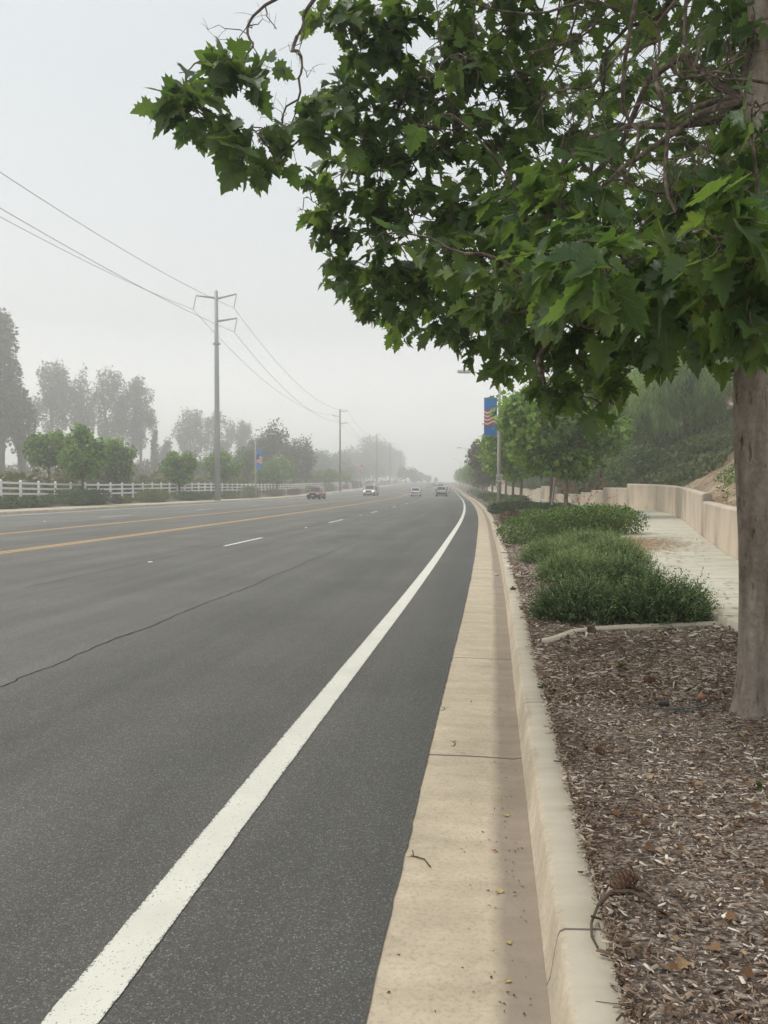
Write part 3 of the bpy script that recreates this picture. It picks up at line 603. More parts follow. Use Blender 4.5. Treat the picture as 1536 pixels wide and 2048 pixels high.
# foliage masses: (column, row, distance, radius, leaves)
BL = [(330,238,5.2,.07,3),(365,160,5.3,.12,8),(440,140,5.3,.17,12),(470,190,5.4,.22,20),(415,245,5.3,.22,20),(505,265,5.5,.24,20),(385,225,5.2,.15,8),(480,325,5.3,.17,14),(555,335,5.5,.14,8),(580,255,5.7,.2,14),(625,285,5.8,.17,9),(440,290,5.3,.16,10),(530,180,5.5,.14,6),
 (665,45,6.0,.2,12),(720,100,6.0,.28,24),(690,200,6.0,.25,20),(740,40,6.1,.3,24),(735,290,6.1,.3,26),(800,100,6.2,.4,42),(800,220,6.2,.4,42),(820,330,6.3,.38,40),(900,60,6.4,.45,46),(900,170,6.4,.45,48),(895,290,6.4,.42,46),
 (690,340,6.6,.26,20),(680,395,6.7,.24,18),(760,390,6.6,.3,30),(670,470,6.8,.24,22),(740,470,6.8,.34,36),(820,440,6.6,.36,42),(690,540,7.0,.26,22),(760,560,7.0,.32,34),(840,540,7.0,.4,46),(900,420,6.3,.4,44),
 (720,600,7.4,.22,18),(800,610,7.4,.34,36),(880,610,7.4,.4,46),(820,670,8.0,.28,26),(890,680,8.0,.34,34),(960,660,8.0,.4,46),(960,720,7.8,.3,30),(1010,750,7.2,.26,24),(1040,700,7.2,.4,46),(790,695,8.2,.16,8),
 (960,520,6.2,.4,46),(980,420,6.0,.4,46),(1000,310,6.2,.4,40),(1000,200,6.4,.42,40),(1000,80,6.6,.45,36),(1080,120,7.0,.45,34),(1100,260,6.6,.42,36),(1090,380,6.0,.4,42),(1060,480,5.4,.38,46),(1040,580,5.8,.4,50),(1100,640,5.6,.4,50),
 (1190,60,7.6,.6,36),(1200,200,7.6,.6,40),(1210,340,7.4,.6,44),(1300,100,7.8,.6,40),(1320,260,7.8,.6,40),(1330,400,7.2,.6,48),(1440,60,7.2,.6,34),(1450,200,7.4,.6,36),(1440,340,7.0,.6,44),(1500,460,6.4,.5,50),(1390,500,6.0,.5,60),(1250,480,6.2,.5,60),
 (1250,160,9.5,.9,50),(1400,250,9.5,.9,60),(1120,200,9.2,.8,46),(1300,380,9.2,.9,60),(1500,120,9.0,.9,46),(1500,320,8.6,.8,50),
 (1160,720,6.2,.34,32),(1120,770,6.0,.26,20),(1190,790,5.6,.26,22),(1130,830,5.4,.2,14),(1200,850,5.3,.16,9),(1100,800,5.6,.16,7),(1260,720,5.6,.3,24),(1330,700,5.2,.28,22),(1400,690,4.8,.3,26),(1460,700,4.4,.24,20),(1250,790,5.2,.14,7),
 (1180,600,4.8,.36,42),(1260,620,4.6,.36,40),(1350,600,4.4,.36,44),(1440,620,4.2,.34,38),(1510,640,4.0,.3,30),(1160,540,3.8,.3,26),(1240,520,3.6,.3,24),(1330,540,3.4,.28,22),(1420,520,3.2,.28,22),(1500,540,3.1,.26,18),
 (1120,440,4.4,.28,24),(1060,420,4.8,.26,22),(1180,400,4.6,.24,12),(1120,350,4.2,.13,5),(1170,560,2.9,.13,6),(1230,545,2.8,.12,5),(1150,500,3.2,.12,5),(1380,470,3.0,.17,8),(1430,480,2.9,.16,7),(1500,500,2.9,.15,6),(1500,700,3.0,.13,6),(1450,650,3.2,.15,7),(1490,600,3.1,.14,6),(1330,630,3.5,.16,7),(1500,215,3.4,.13,4),(1050,560,4.4,.26,20),(960,590,5.2,.28,22),(900,500,5.4,.28,20),(880,240,4.6,.13,3),(770,490,4.4,.09,2),(930,140,5.2,.25,14),(1170,265,4.4,.08,2),
 (1500,60,4.6,.3,14),(1460,130,5.2,.3,7),(1520,300,4.4,.25,14),(1480,390,4.3,.28,24),(1400,400,4.5,.3,22),(1530,430,4.0,.25,20),(1350,60,5.6,.3,6),(1200,0,6.0,.5,26),(1300,10,6.2,.4,10),(1060,20,6.4,.5,30),(1450,10,5.0,.3,16),(1500,480,3.9,.25,20),(1470,560,4.0,.3,24),(1520,600,3.6,.22,16)]
Pl = []; Nl = []; Dl = []; Sl = []; twig = MB()
hubs = [Vector((2.2, 4.75, 2.6)), Vector((2.2, 4.75, 3.1)), Vector((2.18, 4.75, 3.9)), Vector((2.17, 4.75, 4.8)), Vector((2.17, 4.75, 5.8))]
def cpath(a, b, sag, n, wob):
    out = []
    k1 = Vector([rnd.uniform(-1, 1) for _ in range(3)]); k2 = Vector([rnd.uniform(-1, 1) for _ in range(3)])
    for i in range(n + 1):
        t = i / n; p = a.lerp(b, t) + Vector((0, 0, 4 * sag * t * (1 - t))) + (k1 * math.sin(t * math.pi * 2) + k2 * math.sin(t * math.pi * 3)) * wob
        out.append(p)
    return out
# secondary junctions that the thick limbs run to; boughs then arch over and hang down
junc = [W3(1290, -40, 5.4), W3(1120, 20, 5.6), W3(900, -60, 5.8), W3(720, -60, 5.8), W3(1340, 250, 5.0), W3(1180, 420, 5.2), W3(1020, 450, 6.0), W3(1100, 640, 5.4), W3(900, 560, 6.6), W3(1400, -60, 7.4), W3(1250, 560, 4.4), W3(1400, 560, 3.9), W3(1200, 200, 7.6)]
src = [3, 3, 4, 4, 2, 2, 2, 1, 2, 4, 1, 1, 3]
for j, s in zip(junc, src):
    a = hubs[s]; L = (j - a).length; p = cpath(a, j, 0.12 * L, 7, 0.09 * L)
    twig.tube([q - TO for q in p], [0.026, 0.024, 0.022, 0.02, 0.018, 0.016, 0.014, 0.012], 8, 0, False)
nodes = junc + hubs[:3] + [W3(505, 165, 5.6), W3(598, 165, 5.8), W3(860, 170, 5.8), W3(1085, 740, 5.4)]
for (px, py, Y, r, n) in sorted(BL, key=lambda b: (W3(b[0], b[1], b[2]) - hubs[1]).length):
    if py >= 655: py -= 42 if px > 1000 and py >= 690 else 30
    elif py >= 590 and px > 1100: py -= 18
    c = W3(px, py, Y)
    j = min(nodes, key=lambda q: (q - c).length + 0.3 * (q - hubs[1]).length); nodes.append(c)
    L = (c - j).length; p = cpath(j, c, 0.10 * L, 7, 0.06 * L)
    r0 = 0.006 + 0.006 * min(L, 2)
    twig.tube([q - TO for q in p], [r0 * (1 - 0.09 * i) for i in range(8)], 6, 0, False)
    lobe = px < 640 and py < 400; n = int(n * (1.25 if lobe else 1.8))
    nt_ = max(2, n // 5); ends = []
    for k in range(nt_):
        v = Vector(rand_unit(1)[0]) * r * (0.5 + 0.55 * rnd.random()); v.z = v.z * 0.8
        s = p[rnd.randint(6, 7)]; e = c + v
        q = cpath(s, e, rnd.uniform(-.05, .06), 4, 0.02); twig.tube([t - TO for t in q], [0.0055, 0.0045, 0.0035, 0.003, 0.002], 4, 0, False); ends.append(q)
    for k in range(n):
        q = rnd.choice(ends); t = rnd.randint(2, 4); b = q[t]
        out = Vector(rand_unit(1)[0]); out.z = out.z * 0.5 - 0.12; out = (out + (b - c) * (0.8 / max(r, .1))).normalized()
        pet = rnd.uniform(0.03, 0.08); pb = b + out * pet
        twig.tube([b - TO, pb - TO], [0.0016, 0.0012], 3, 1, False)
        Pl.append(pb - TO); d = out + Vector((0, 0, -rnd.uniform(0.1, 0.9))); Dl.append(d)
        nn = Vector((rnd.gauss(0, .62), rnd.gauss(0, .62) - 0.2, 1.0)); Nl.append(nn); Sl.append(min(0.21, max(0.07, rnd.gauss(0.165 if lobe else 0.135, 0.035))))
# bare, tangled hanging boughs in the middle of the crown
for (x0, y0, x1, y1, Y, r0) in [(1265,-20,1240,380,4.8,.014),(1340,-30,1300,150,4.9,.013),(1300,150,1345,430,4.9,.016),(1350,-30,1370,160,5.2,.013),(1330,140,1420,190,5.0,.012),(1370,190,1240,260,5.3,.01),(1345,160,1540,210,4.6,.010),(1420,190,1430,280,4.9,.009),(1335,290,1410,310,4.7,.007),(1250,100,1060,260,5.6,.011),(1140,30,1080,240,5.8,.010),(1110,-20,1120,300,6.2,.008),(1230,40,930,20,5.4,.010),(1050,120,1240,70,5.6,.008),(880,60,860,180,5.8,.008),(700,-30,500,70,5.6,.016),(500,70,507,170,5.6,.010),(640,-10,597,90,5.8,.018),(597,90,600,170,5.8,.014),(600,170,560,290,5.8,.009),(1100,640,1240,650,4.9,.022),(1000,640,1100,640,5.4,.018),(1085,650,1085,780,5.4,.026),(970,-20,930,130,6.0,.010),(1400,300,1330,400,5.0,.008),(1450,280,1420,420,5.4,.010),(1530,180,1400,160,4.4,.008),(1300,330,1480,300,5.2,.006),(1240,260,1150,350,5.4,.006),(1210,300,1060,330,5.6,.005),(640,420,615,400,6.7,.005),(960,300,820,250,6.1,.008),(900,200,760,330,6.1,.007),(1480,60,1380,210,5.5,.01),(1190,60,1030,170,6.2,.008)]:
    if x0 > 1150 and y0 < 350: Y -= .55
    a = W3(x0, y0, Y); b = W3(x1, y1, Y + rnd.uniform(-.3, .3)); L = (b - a).length
    p = cpath(a, b, rnd.uniform(-.04, .05) * L, 8, 0.07 * L)
    twig.tube([q - TO for q in p], [r0 * (1 - 0.06 * i) for i in range(9)], 7, 0, False)
    for k in range(int(3 + L * 6)):
        s = rnd.choice(p[1:]); d = Vector(rand_unit(1)[0]) * rnd.uniform(.12, .4); e = s + d
        q = cpath(s, e, rnd.uniform(-.04, .04), 4, 0.025); rr = rnd.uniform(.0025, .0055)
        twig.tube([t - TO for t in q], [rr, rr * .85, rr * .7, rr * .5, rr * .3], 4, 0, False)
        for _ in range(2):
            s2 = rnd.choice(q[1:]); e2 = s2 + Vector(rand_unit(1)[0]) * rnd.uniform(.05, .16); twig.tube([s2 - TO, (s2 + e2) / 2 - TO + Vector((0, 0, .01)), e2 - TO], [.002, .0016, .001], 3, 0, False)
twig.build('branches', [M['branch'], simple('petiole', (0.20, 0.22, 0.09), 0.6)], tree, True)
# the part of the crown above and behind the picture
for k in range(5200):
    b = rnd.choice([(1.2, 5.4, 6.3, 1.9), (2.6, 5.6, 7.2, 2.0), (3.9, 6.6, 6.2, 1.8), (2.3, 4.0, 6.0, 1.6), (0.6, 7.0, 6.6, 1.6), (3.6, 4.4, 5.6, 1.5), (4.4, 8.2, 5.4, 1.6), (2.6, 8.4, 6.8, 1.8)])
    v = Vector(rand_unit(1)[0]) * b[3] * (0.45 + .55 * rnd.random()); q = Vector(b[:3]) + v; q.z = b[2] + v.z * .8
    if CAMH + 1030 / 1540 * q.y > q.z: continue
    Pl.append(q - TO); Dl.append(Vector((rnd.gauss(0, 1), rnd.gauss(0, 1), -.5))); Nl.append(Vector((rnd.gauss(0, .45), rnd.gauss(0, .45), 1.0))); Sl.append(rnd.uniform(.12, .2))
leaves('crown', np.array(Pl), np.array(Nl), np.array(Dl), np.array(Sl), SYC, M['near_leaf'], tree, bend=np.abs(rng.normal(1.2, 1.4, len(Pl))), wid=rng.uniform(.72, 1.1, len(Pl)))

# ---------------------------------------------------------------- street trees, near side row
def street_tree(label, X, Y, h, r, zlow, leafm, n, size, tr=0.1, group='sycamore street trees', name='sycamore_tree', tpl=STAR, k=22, bark='bark', lean=0.0, cat='tree', zb=None):
    zb = (bed_at(X, Y) - 0.02) if zb is None else zb
    t = empty(name, (X, Y, zb)); tag(t, label, cat, group)
    cz = (zlow + h) / 2; bl = clumpy(lean, 0, cz, r, r, (h - zlow) / 2, k, 0.42)
    mb = limbs(MB(), (0, 0, 0), (lean, 0, h * 0.72), tr, bl[:10]); mb.build('trunk', M[bark], t, True)
    crown(t, bl, n, size, M[leafm], tpl, 0.45)
    return t
G1 = 'sycamore street trees'
street_tree('leafy sycamore with dark trunk rising behind the clipped glossy hedge', 8.0, 34, 6.4, 2.75, 1.85, 'syc_right', 11000, 0.24, 0.10, k=34)
street_tree('young sycamore on a thin pale leaning trunk beside the red flowering plant', 8.3, 38.5, 4.8, 1.6, 2.3, 'syc_right', 2400, 0.2, 0.06, bark='pale_bark', lean=0.4, k=12)
street_tree('sycamore with short dark trunk just beyond the thin pale leaning one', 9.3, 43, 7.2, 2.75, 2.1, 'syc_right', 9000, 0.25, 0.11)
street_tree('sycamore whose trunk stands before the stepped far end of the wall', 9.75, 55, 7.2, 3.0, 2.2, 'syc_right', 6500, 0.27, 0.11)
street_tree('sycamore standing right behind the concrete lamp post with the banner', 11.0, 66, 7.2, 3.0, 2.2, 'syc_right', 5000, 0.29, 0.11)
street_tree('sycamore in the row past the banner lamp post, left of a dark tree', 12.6, 80, 7.2, 3.0, 2.2, 'syc_right', 4200, 0.3, 0.11)
street_tree('dark purplish tree standing above the green sycamores of the near row', 12.9, 92, 8.4, 2.9, 2.2, 'plum', 4200, 0.32, 0.12, 'dark trees in the near row', 'plum_tree')
street_tree('dark bronze tree just beyond the tall purplish one by the kerb', 14.6, 112, 7.6, 2.9, 2.2, 'plum', 3600, 0.34, 0.12, 'dark trees in the near row', 'plum_tree')
for i, Y in enumerate([128, 143, 158, 176, 196, 220, 250, 285, 330]):
    X = float(gx(Y)) + 3.5
    street_tree('hazy street tree far along the near kerb, fading into fog', X, Y, 6.6 + (i % 3) * 0.5, 3.0, 1.8, 'syc_right' if i % 3 else 'pale', 2400, 0.42, 0.12, 'far foggy trees along the near kerb', 'street_tree', DIA, 16, zb=float(zg(Y)) + 0.15)
# trees up the bank, weeping peppers
def weeping_tree(label, X, Y, z, h, r, n, leafm='pepper'):
    t = empty('pepper_tree', (X, Y, z - 0.1)); tag(t, label, 'tree', 'weeping pepper trees on the bank')
    bl = clumpy(0, 0, h * 0.68, r, r, h * 0.32, 22, 0.35); limbs(MB(), (0, 0, 0), (0.2, 0, h * 0.75), 0.2, bl[:14]).build('trunk', M['dark_bark'], t, True)
    P, u = blob_pts(bl, int(n * 1.8), 0.3); P2 = []; D2 = []; N2 = []; S2 = []
    for p, uu in zip(P, u):
        L = rnd.uniform(0.5, 1.8); k = int(L / 0.13)
        sway = Vector((rnd.gauss(0, .12), rnd.gauss(0, .12), 0))
        for j in range(k):
            for sgn in (-1, 1):
                a = rnd.uniform(0, 6.28); P2.append((p[0] + sway.x * j * .13 + uu[0] * .02 * j, p[1] + sway.y * j * .13, p[2] - j * 0.13))
                D2.append((math.cos(a) * 0.5, math.sin(a) * 0.5, -1)); N2.append((math.sin(a), -math.cos(a), 0.2)); S2.append(rnd.uniform(.2, .34))
    leaves('crown', np.array(P2), np.array(N2), np.array(D2), np.array(S2), BLADE, M[leafm], t)
    return t
for lb, X, Y, h, r, n in [('weeping pepper tree hanging over the bank beside the white roof', 21.0, 54, 8.0, 4.2, 2600), ('wide weeping pepper tree reaching down the bank behind the wall bend', 19.2, 61, 8.5, 3.8, 2200), ('tall weeping pepper tree on the bank above the sycamore with dark trunk', 15.5+3, 66, 10.5, 4.6, 1800), ('weeping pepper tree at the top of the bank by the big grey trunk', 28.0, 58, 8.5, 4.4, 1600), ('weeping pepper tree deep behind the wall steps, high on the bank', 23.0, 84, 11, 5.0, 1400)]:
    weeping_tree(lb, X, Y, hill_at(X, Y), h, r, n)
for lb, X, Y, h, r, mt, nm in [('round dark green bush under the weeping pepper tree on the bank', 16.8, 50, 2.4, 1.8, 'box_dark', 'bank_bush'), ('bright green bush by the white roof at the top of the bank', 25.6, 52, 2.6, 1.7, 'pale', 'bank_bush'), ('grey green spreading bush half way up the bank above the dirt', 18.6, 44, 1.3, 1.6, 'cover', 'bank_bush'), ('leafy young tree on the bank just behind the stepped wall', 17.2, 58, 4.4, 2.2, 'syc_right', 'bank_tree')]:
    z = hill_at(X, Y); t = empty(nm, (X, Y, z - 0.1)); tag(t, lb, 'tree' if 'tree' in nm else 'bush', 'bushes and trees on the bank')
    bl = clumpy(0, 0, h * 0.55, r, r, h * 0.45, 14, 0.5); limbs(MB(), (0, 0, 0), (0, 0, h * .6), 0.06, bl[:8]).build('trunk', M['dark_bark'], t, True); crown(t, bl, 2200, 0.17, M[mt], DIA)

# ---------------------------------------------------------------- shrubs
def rosemary(label, X, Y, rx, ry, h, leafm, n, name='rosemary_shrub', group='trailing rosemary shrubs by the sidewalk', sprig=0.18, nl=0.03):
    z = bed_at(X, Y) - 0.03; t = empty(name, (X, Y, z)); tag(t, label, 'shrub', group)
    # sprigs rise out of the mound and curl outward; needles all along
    th = rng.random(n) * 2 * math.pi; ph = np.arccos(rng.random(n)**1.0 * 0.98); rr = 0.72 + 0.28 * rng.random(n)
    lump = 1 + 0.22 * np.sin(3 * th + X) * np.sin(2 * ph + Y) + 0.10 * np.sin(7 * th + 2 * Y)
    u = np.stack([np.cos(th) * np.sin(ph), np.sin(th) * np.sin(ph), np.cos(ph)], 1)
    B = u * np.array([rx, ry, h]) * (rr * lump)[:, None]; B[:, 2] = np.maximum(B[:, 2], 0.01)
    d = nrm(u * np.array([1, 1, 0.5]) + rng.normal(size=(n, 3)) * 0.4 + np.array([0, 0, 0.3]))
    L = sprig * (0.6 + 0.8 * rng.random(n)); K = 13
    s = np.linspace(0, 1, K)[None, :, None]; curl = np.array([0, 0, 0.22])[None, None] * s**2
    P = B[:, None, :] + L[:, None, None] * (d[:, None, :] * s + curl * s)
    P = P.reshape(-1, 3); Dn = np.repeat(d, K, 0)
    side = nrm(rng.normal(size=P.shape)); Dir = nrm(Dn * 0.9 + side * 0.9)
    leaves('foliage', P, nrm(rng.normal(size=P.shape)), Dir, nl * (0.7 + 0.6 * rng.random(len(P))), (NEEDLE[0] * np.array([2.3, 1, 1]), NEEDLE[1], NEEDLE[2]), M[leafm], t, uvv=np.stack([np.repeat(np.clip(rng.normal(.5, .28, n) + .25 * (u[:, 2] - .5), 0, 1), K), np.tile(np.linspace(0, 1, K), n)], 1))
    st = MB()
    for k in range(0, n, 4):
        a = B[k]; st.tube([a * 0.55, a, a + L[k] * d[k] * 0.6], [0.006, 0.003, 0.0015], 3, 0, False)
    st.build('stems', M['twig'], t)
    return t
GR = 'trailing rosemary shrubs by the sidewalk'
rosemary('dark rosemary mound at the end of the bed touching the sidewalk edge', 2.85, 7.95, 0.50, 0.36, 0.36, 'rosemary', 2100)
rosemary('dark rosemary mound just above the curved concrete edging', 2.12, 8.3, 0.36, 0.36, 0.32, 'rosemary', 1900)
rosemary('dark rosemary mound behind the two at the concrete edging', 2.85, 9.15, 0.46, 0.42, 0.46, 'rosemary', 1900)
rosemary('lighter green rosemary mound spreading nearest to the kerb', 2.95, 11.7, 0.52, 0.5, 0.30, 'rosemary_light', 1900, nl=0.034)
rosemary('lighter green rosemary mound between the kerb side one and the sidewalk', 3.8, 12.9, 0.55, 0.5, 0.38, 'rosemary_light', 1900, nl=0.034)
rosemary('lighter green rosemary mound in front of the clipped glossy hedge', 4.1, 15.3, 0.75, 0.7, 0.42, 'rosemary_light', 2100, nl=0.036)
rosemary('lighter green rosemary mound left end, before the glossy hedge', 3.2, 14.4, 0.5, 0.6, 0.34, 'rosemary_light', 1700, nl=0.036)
def shrub(label, X, Y, rx, ry, h, leafm, n, size, group, name='shrub', z=None, k=14, flat=True, tpl=DIA, blobs=None, cat='shrub'):
    z = bed_at(X, Y) - 0.02 if z is None else z
    t = empty(name, (X, Y, z)); tag(t, label, cat, group)
    bl = blobs or [(rnd.uniform(-.55, .55) * rx, rnd.uniform(-.55, .55) * ry, h * rnd.uniform(.38, .55), rx * .5, ry * .5, h * .46) for _ in range(k)]
    P, u = blob_pts(bl, n, 0.7); P[:, 2] = np.abs(P[:, 2])
    leaves('foliage', P, nrm(u + rng.normal(size=(n, 3)) * .5 + np.array([0, 0, .6])), nrm(u * .8 + rng.normal(size=(n, 3)) * .7), size * (.6 + .8 * rng.random(n)), tpl, M[leafm], t)
    return t
GH = 'glossy green hedge shrubs in the near bed'
hb = [(x, y, z, .62, .55, .36) for x, y, z in [(-1.5, -.9, .3), (-1.2, -.5, .36), (-.8, -.3, .45), (-.35, -.1, .5), (.1, 0, .55), (.5, .2, .58), (.9, .3, .58), (1.3, .5, .56), (1.6, .6, .5), (.2, .7, .55), (.9, 1.0, .6), (1.5, 1.2, .58)]]
shrub('long clipped hedge of glossy leaves beside the sidewalk bend', 4.95, 20.4, 1, 1, 1, 'box', 15000, 0.06, GH, 'hedge', blobs=hb, cat='hedge')
for lb, X, Y, rx, ry, h, mt, n in [('small half bare reddish shrub near the kerb behind the glossy hedge', 5.15, 31, .55, .7, .5, 'box_red', 2200), ('low green shrub between the half bare shrub and the dark trunk', 6.6, 31.5, 1.1, 1.2, .55, 'box', 5200), ('low spreading shrub at the foot of the sycamore behind the hedge', 8.3, 32.5, 1.2, 1.0, .6, 'box_dark', 5000),
        ('green shrub wrapped around the foot of the concrete lamp post', 6.9, 44, 1.0, 2.2, .62, 'rosemary_light', 4200), ('green shrub between the lamp post and the sycamore with short trunk', 8.2, 39, 1.3, 2.0, .55, 'rosemary_light', 5200), ('low shrub in the bed behind the pale leaning trunk', 9.6, 44, 1.5, 1.8, .6, 'box_dark', 4000), ('low green shrub under the sycamore before the wall steps', 9.4, 53, 1.5, 2.2, .55, 'rosemary_light', 3500)]:
    shrub(lb, X, Y, rx, ry, h, mt, n, 0.085, 'low shrubs in the near bed')
for i, Y in enumerate([64, 72, 81, 92, 103, 116, 130, 146, 165, 190]):
    shrub('low clipped shrub far along the near kerb bed', float(gx(Y)) + 2.4 + (i % 2) * 1.3, Y, 1.4, 2.4, .75, ['box', 'rosemary_light', 'box_dark'][i % 3], 1500, 0.16, 'far low shrubs in the near bed', z=float(zg(Y)) + .15)
# red flowering yucca-like plant
t = empty('red_yucca', (7.55, 29.5, bed_at(7.55, 29.5))); tag(t, 'spiky plant with arching stalks of red flowers behind the glossy hedge', 'plant')
mb = MB()
for k in range(70):
    a = rnd.uniform(0, 6.28); L = rnd.uniform(.5, .9); e = rnd.uniform(.4, .9)
    mb.tube([(0, 0, 0), (math.cos(a) * L * .35, math.sin(a) * L * .35, L * .6 * e + .1), (math.cos(a) * L * .8, math.sin(a) * L * .8, L * .8 * e)], [0.012, 0.009, 0.002], 3, 0, False)
mb.build('leaf_rosette', M['box_dark'], t)
for k, (dx, dy, hh) in enumerate([(-1.0, 0, 1.75), (-.7, .2, 1.35), (-.35, -.2, 1.5), (.25, 0, 1.45), (.55, .2, 1.2), (1.0, 0, 1.6), (-1.2, .3, 1.0), (-.1, .3, 1.1), (1.3, -.2, 1.1), (.7, -.3, 1.75)]):
    p = [Vector((0, 0, .1)), Vector((dx * .3, dy * .3, hh * .5)), Vector((dx * .7, dy * .7, hh * .85)), Vector((dx * 1.05, dy, hh))]
    s = MB().tube(p, [.008, .007, .005, .003], 4); so_ = s.build('flower_stalk', M['stalk'], t)
    f = MB()
    for j in range(16):
        u = rnd.uniform(0.45, 1.0); i0 = min(2, int(u * 3)); q = p[i0].lerp(p[i0 + 1], u * 3 - i0); v = Vector(rand_unit(1)[0]) * .045
        f.tube([q, q + v, q + v * 1.7], [.006, .012, .004], 5)
    f.build('blossom', M['red_flower'], so_)

# ground cover on the bank
def bank_pts(n, y0, y1, d0, d1, keep):
    out = []
    while len(out) < n:
        Y = rnd.uniform(y0, y1); d = rnd.uniform(d0, d1); X = float(wx(Y)) + TH + d
        if keep(X, Y, d): out.append((X, Y, hill_at(X, Y)))
    return np.array(out)
def lump(X, Y): return 0.5 + 0.5 * math.sin(X * 1.3 + 1.7 * math.sin(Y * .7)) * math.sin(Y * 1.1 + math.sin(X * .9))
P = bank_pts(75000, 33, 170, 0.1, 14, lambda X, Y, d: Y > 36.5 + d * 0.7 + 1.2 * math.sin(d * 2.2) and rnd.random() < 50 / Y)
Hh = np.array([0.1 + 0.55 * lump(p[0], p[1]) for p in P]); P[:, 2] += rng.random(len(P))**0.5 * Hh
n = len(P); o = leaves('ground_cover', P, nrm(rng.normal(size=(n, 3)) * .6 + np.array([-.4, -.5, .8])), nrm(rng.normal(size=(n, 3)) + np.array([0, 0, .4])), (0.13 + P[:, 1:2].ravel() * .0022) * (.6 + .8 * rng.random(n)), STAR, M['cover']); tag(o, kind='stuff')
P = bank_pts(15000, 14, 40, 0.05, 9, lambda X, Y, d: (Y < 28.5 + .9 * d and d > .8 and math.sin(X * 2.1) * math.sin(Y * 1.4) > -.35) or (Y < 23 and d > .3 and rnd.random() < .25))
Hh = np.array([0.1 + 0.3 * lump(p[0] * 2, p[1] * 2) for p in P]); P[:, 2] += rng.random(len(P)) * Hh
n = len(P); o = leaves('leafy_ground_plants', P, nrm(rng.normal(size=(n, 3)) * .6 + np.array([-.2, -.4, .9])), nrm(rng.normal(size=(n, 3)) + np.array([0, 0, .3])), 0.085 * (.6 + .8 * rng.random(n)), DIA, M['box']); tag(o, kind='stuff')
P = bank_pts(9000, 8, 42, 0.02, 6, lambda X, Y, d: True)
n = len(P); P[:, 2] += .01; o = leaves('bank_mulch', P, nrm(rng.normal(size=(n, 3)) * .3 + np.array([0, 0, 1])), nrm(rng.normal(size=(n, 3)) * np.array([1, 1, .2])), 0.09 * (.5 + rng.random(n)), BLADE, M['chips']); tag(o, kind='stuff')

# ---------------------------------------------------------------- mulch chips
def chips(name, n, y0, y1, s0, s1, cond=None, zoff=0.004):
    P = []; 
    while len(P) < n:
        Y = y0 + (y1 - y0) * rnd.random()**1.25; om = min(float(oW(Y)) - 1.95, 0.75 * Y + 1.5)
        o = rnd.uniform(0.74, om) if rnd.random() > .1 else 0.735 + rnd.gauss(0.012, .014); X = float(gx(Y)) + o
        if (X - 2.27)**2 + (Y - 4.72)**2 < .014: continue
        P.append((X, Y, max(bed_at(X, Y), 0.156 if o < .735 else 0) + zoff + rnd.random() * .012))
    P = np.array(P); n = len(P)
    tpl = (np.array([(-.13, 0, 0), (.13, .02, 0), (.16, .9, 0), (-.1, 1, 0), (-.1, .05, .09), (.1, .07, .09), (.12, .88, .09), (-.07, .94, .09)]),
           np.array([(4, 5, 6), (4, 6, 7), (0, 1, 5), (0, 5, 4), (1, 2, 6), (1, 6, 5), (2, 3, 7), (2, 7, 6), (3, 0, 4), (3, 4, 7)]), np.zeros((8, 2)))
    wsc = rng.uniform(0.35, 1.5, n)
    D = nrm(rng.normal(size=(n, 3)) * np.array([1, 1, .16])); N = nrm(rng.normal(size=(n, 3)) * .28 + np.array([0, 0, 1]))
    o = leaves(name, P, N, D, rng.uniform(s0, s1, n) * rng.choice([.6, 1, 1, 1.9], n), tpl, M['chips'], wid=rng.uniform(.25, 1.25, n)**1.3); tag(o, kind='stuff'); return o
chips('mulch', 60000, 1.7, 6.5, .006, .024)
chips('mulch', 34000, 5.0, 16, .016, .04)
chips('mulch', 9000, 12, 40, .04, .1)
M['chips_pale'] = m_island('weathered_chips', [(0.0, (0.16, 0.125, 0.105)), (0.35, (0.30, 0.25, 0.215)), (0.7, (0.50, 0.44, 0.39)), (1.0, (0.78, 0.72, 0.65))])
P = []
while len(P) < 9000:
    Y = rnd.uniform(7.6, 30); o = .74 + abs(rnd.gauss(0, .55)); X = float(gx(Y)) + o
    if o < 2.2 and Y > 7.6 + max(0, X - 1.7) * 1.2: P.append((X, Y, bed_at(X, Y) + .016 + rnd.random() * .012))
P = np.array(P); n = len(P)
tag(leaves('weathered_mulch', P, nrm(rng.normal(size=(n, 3)) * .25 + np.array([0, 0, 1])), nrm(rng.normal(size=(n, 3)) * np.array([1, 1, .12])), rng.uniform(.02, .06, n), (BLADE[0] * np.array([3, 1, 1]), BLADE[1], BLADE[2]), M['chips_pale']), kind='stuff')
# dry needles blown on the sidewalk
P = []
while len(P) < 6000:
    Y = rnd.gauss(17.3, 1.3) if rnd.random() < .8 else rnd.uniform(6, 30); a = abs(rnd.gauss(0, .8)); X = float(wx(Y) - SWW(Y)) + a
    if a < 2 and Y > 5: P.append((X, Y, .322 + rnd.random() * .012))
P = np.array(P); n = len(P); o = leaves('pine_needle_litter', P, np.tile([0, 0, 1.], (n, 1)), nrm(rng.normal(size=(n, 3)) * np.array([1.5, 1, .03])), rng.uniform(.04, .12, n), (BLADE[0] * np.array([1.7, 1, .3]), BLADE[1], BLADE[2]), M['litter']); tag(o, kind='stuff')

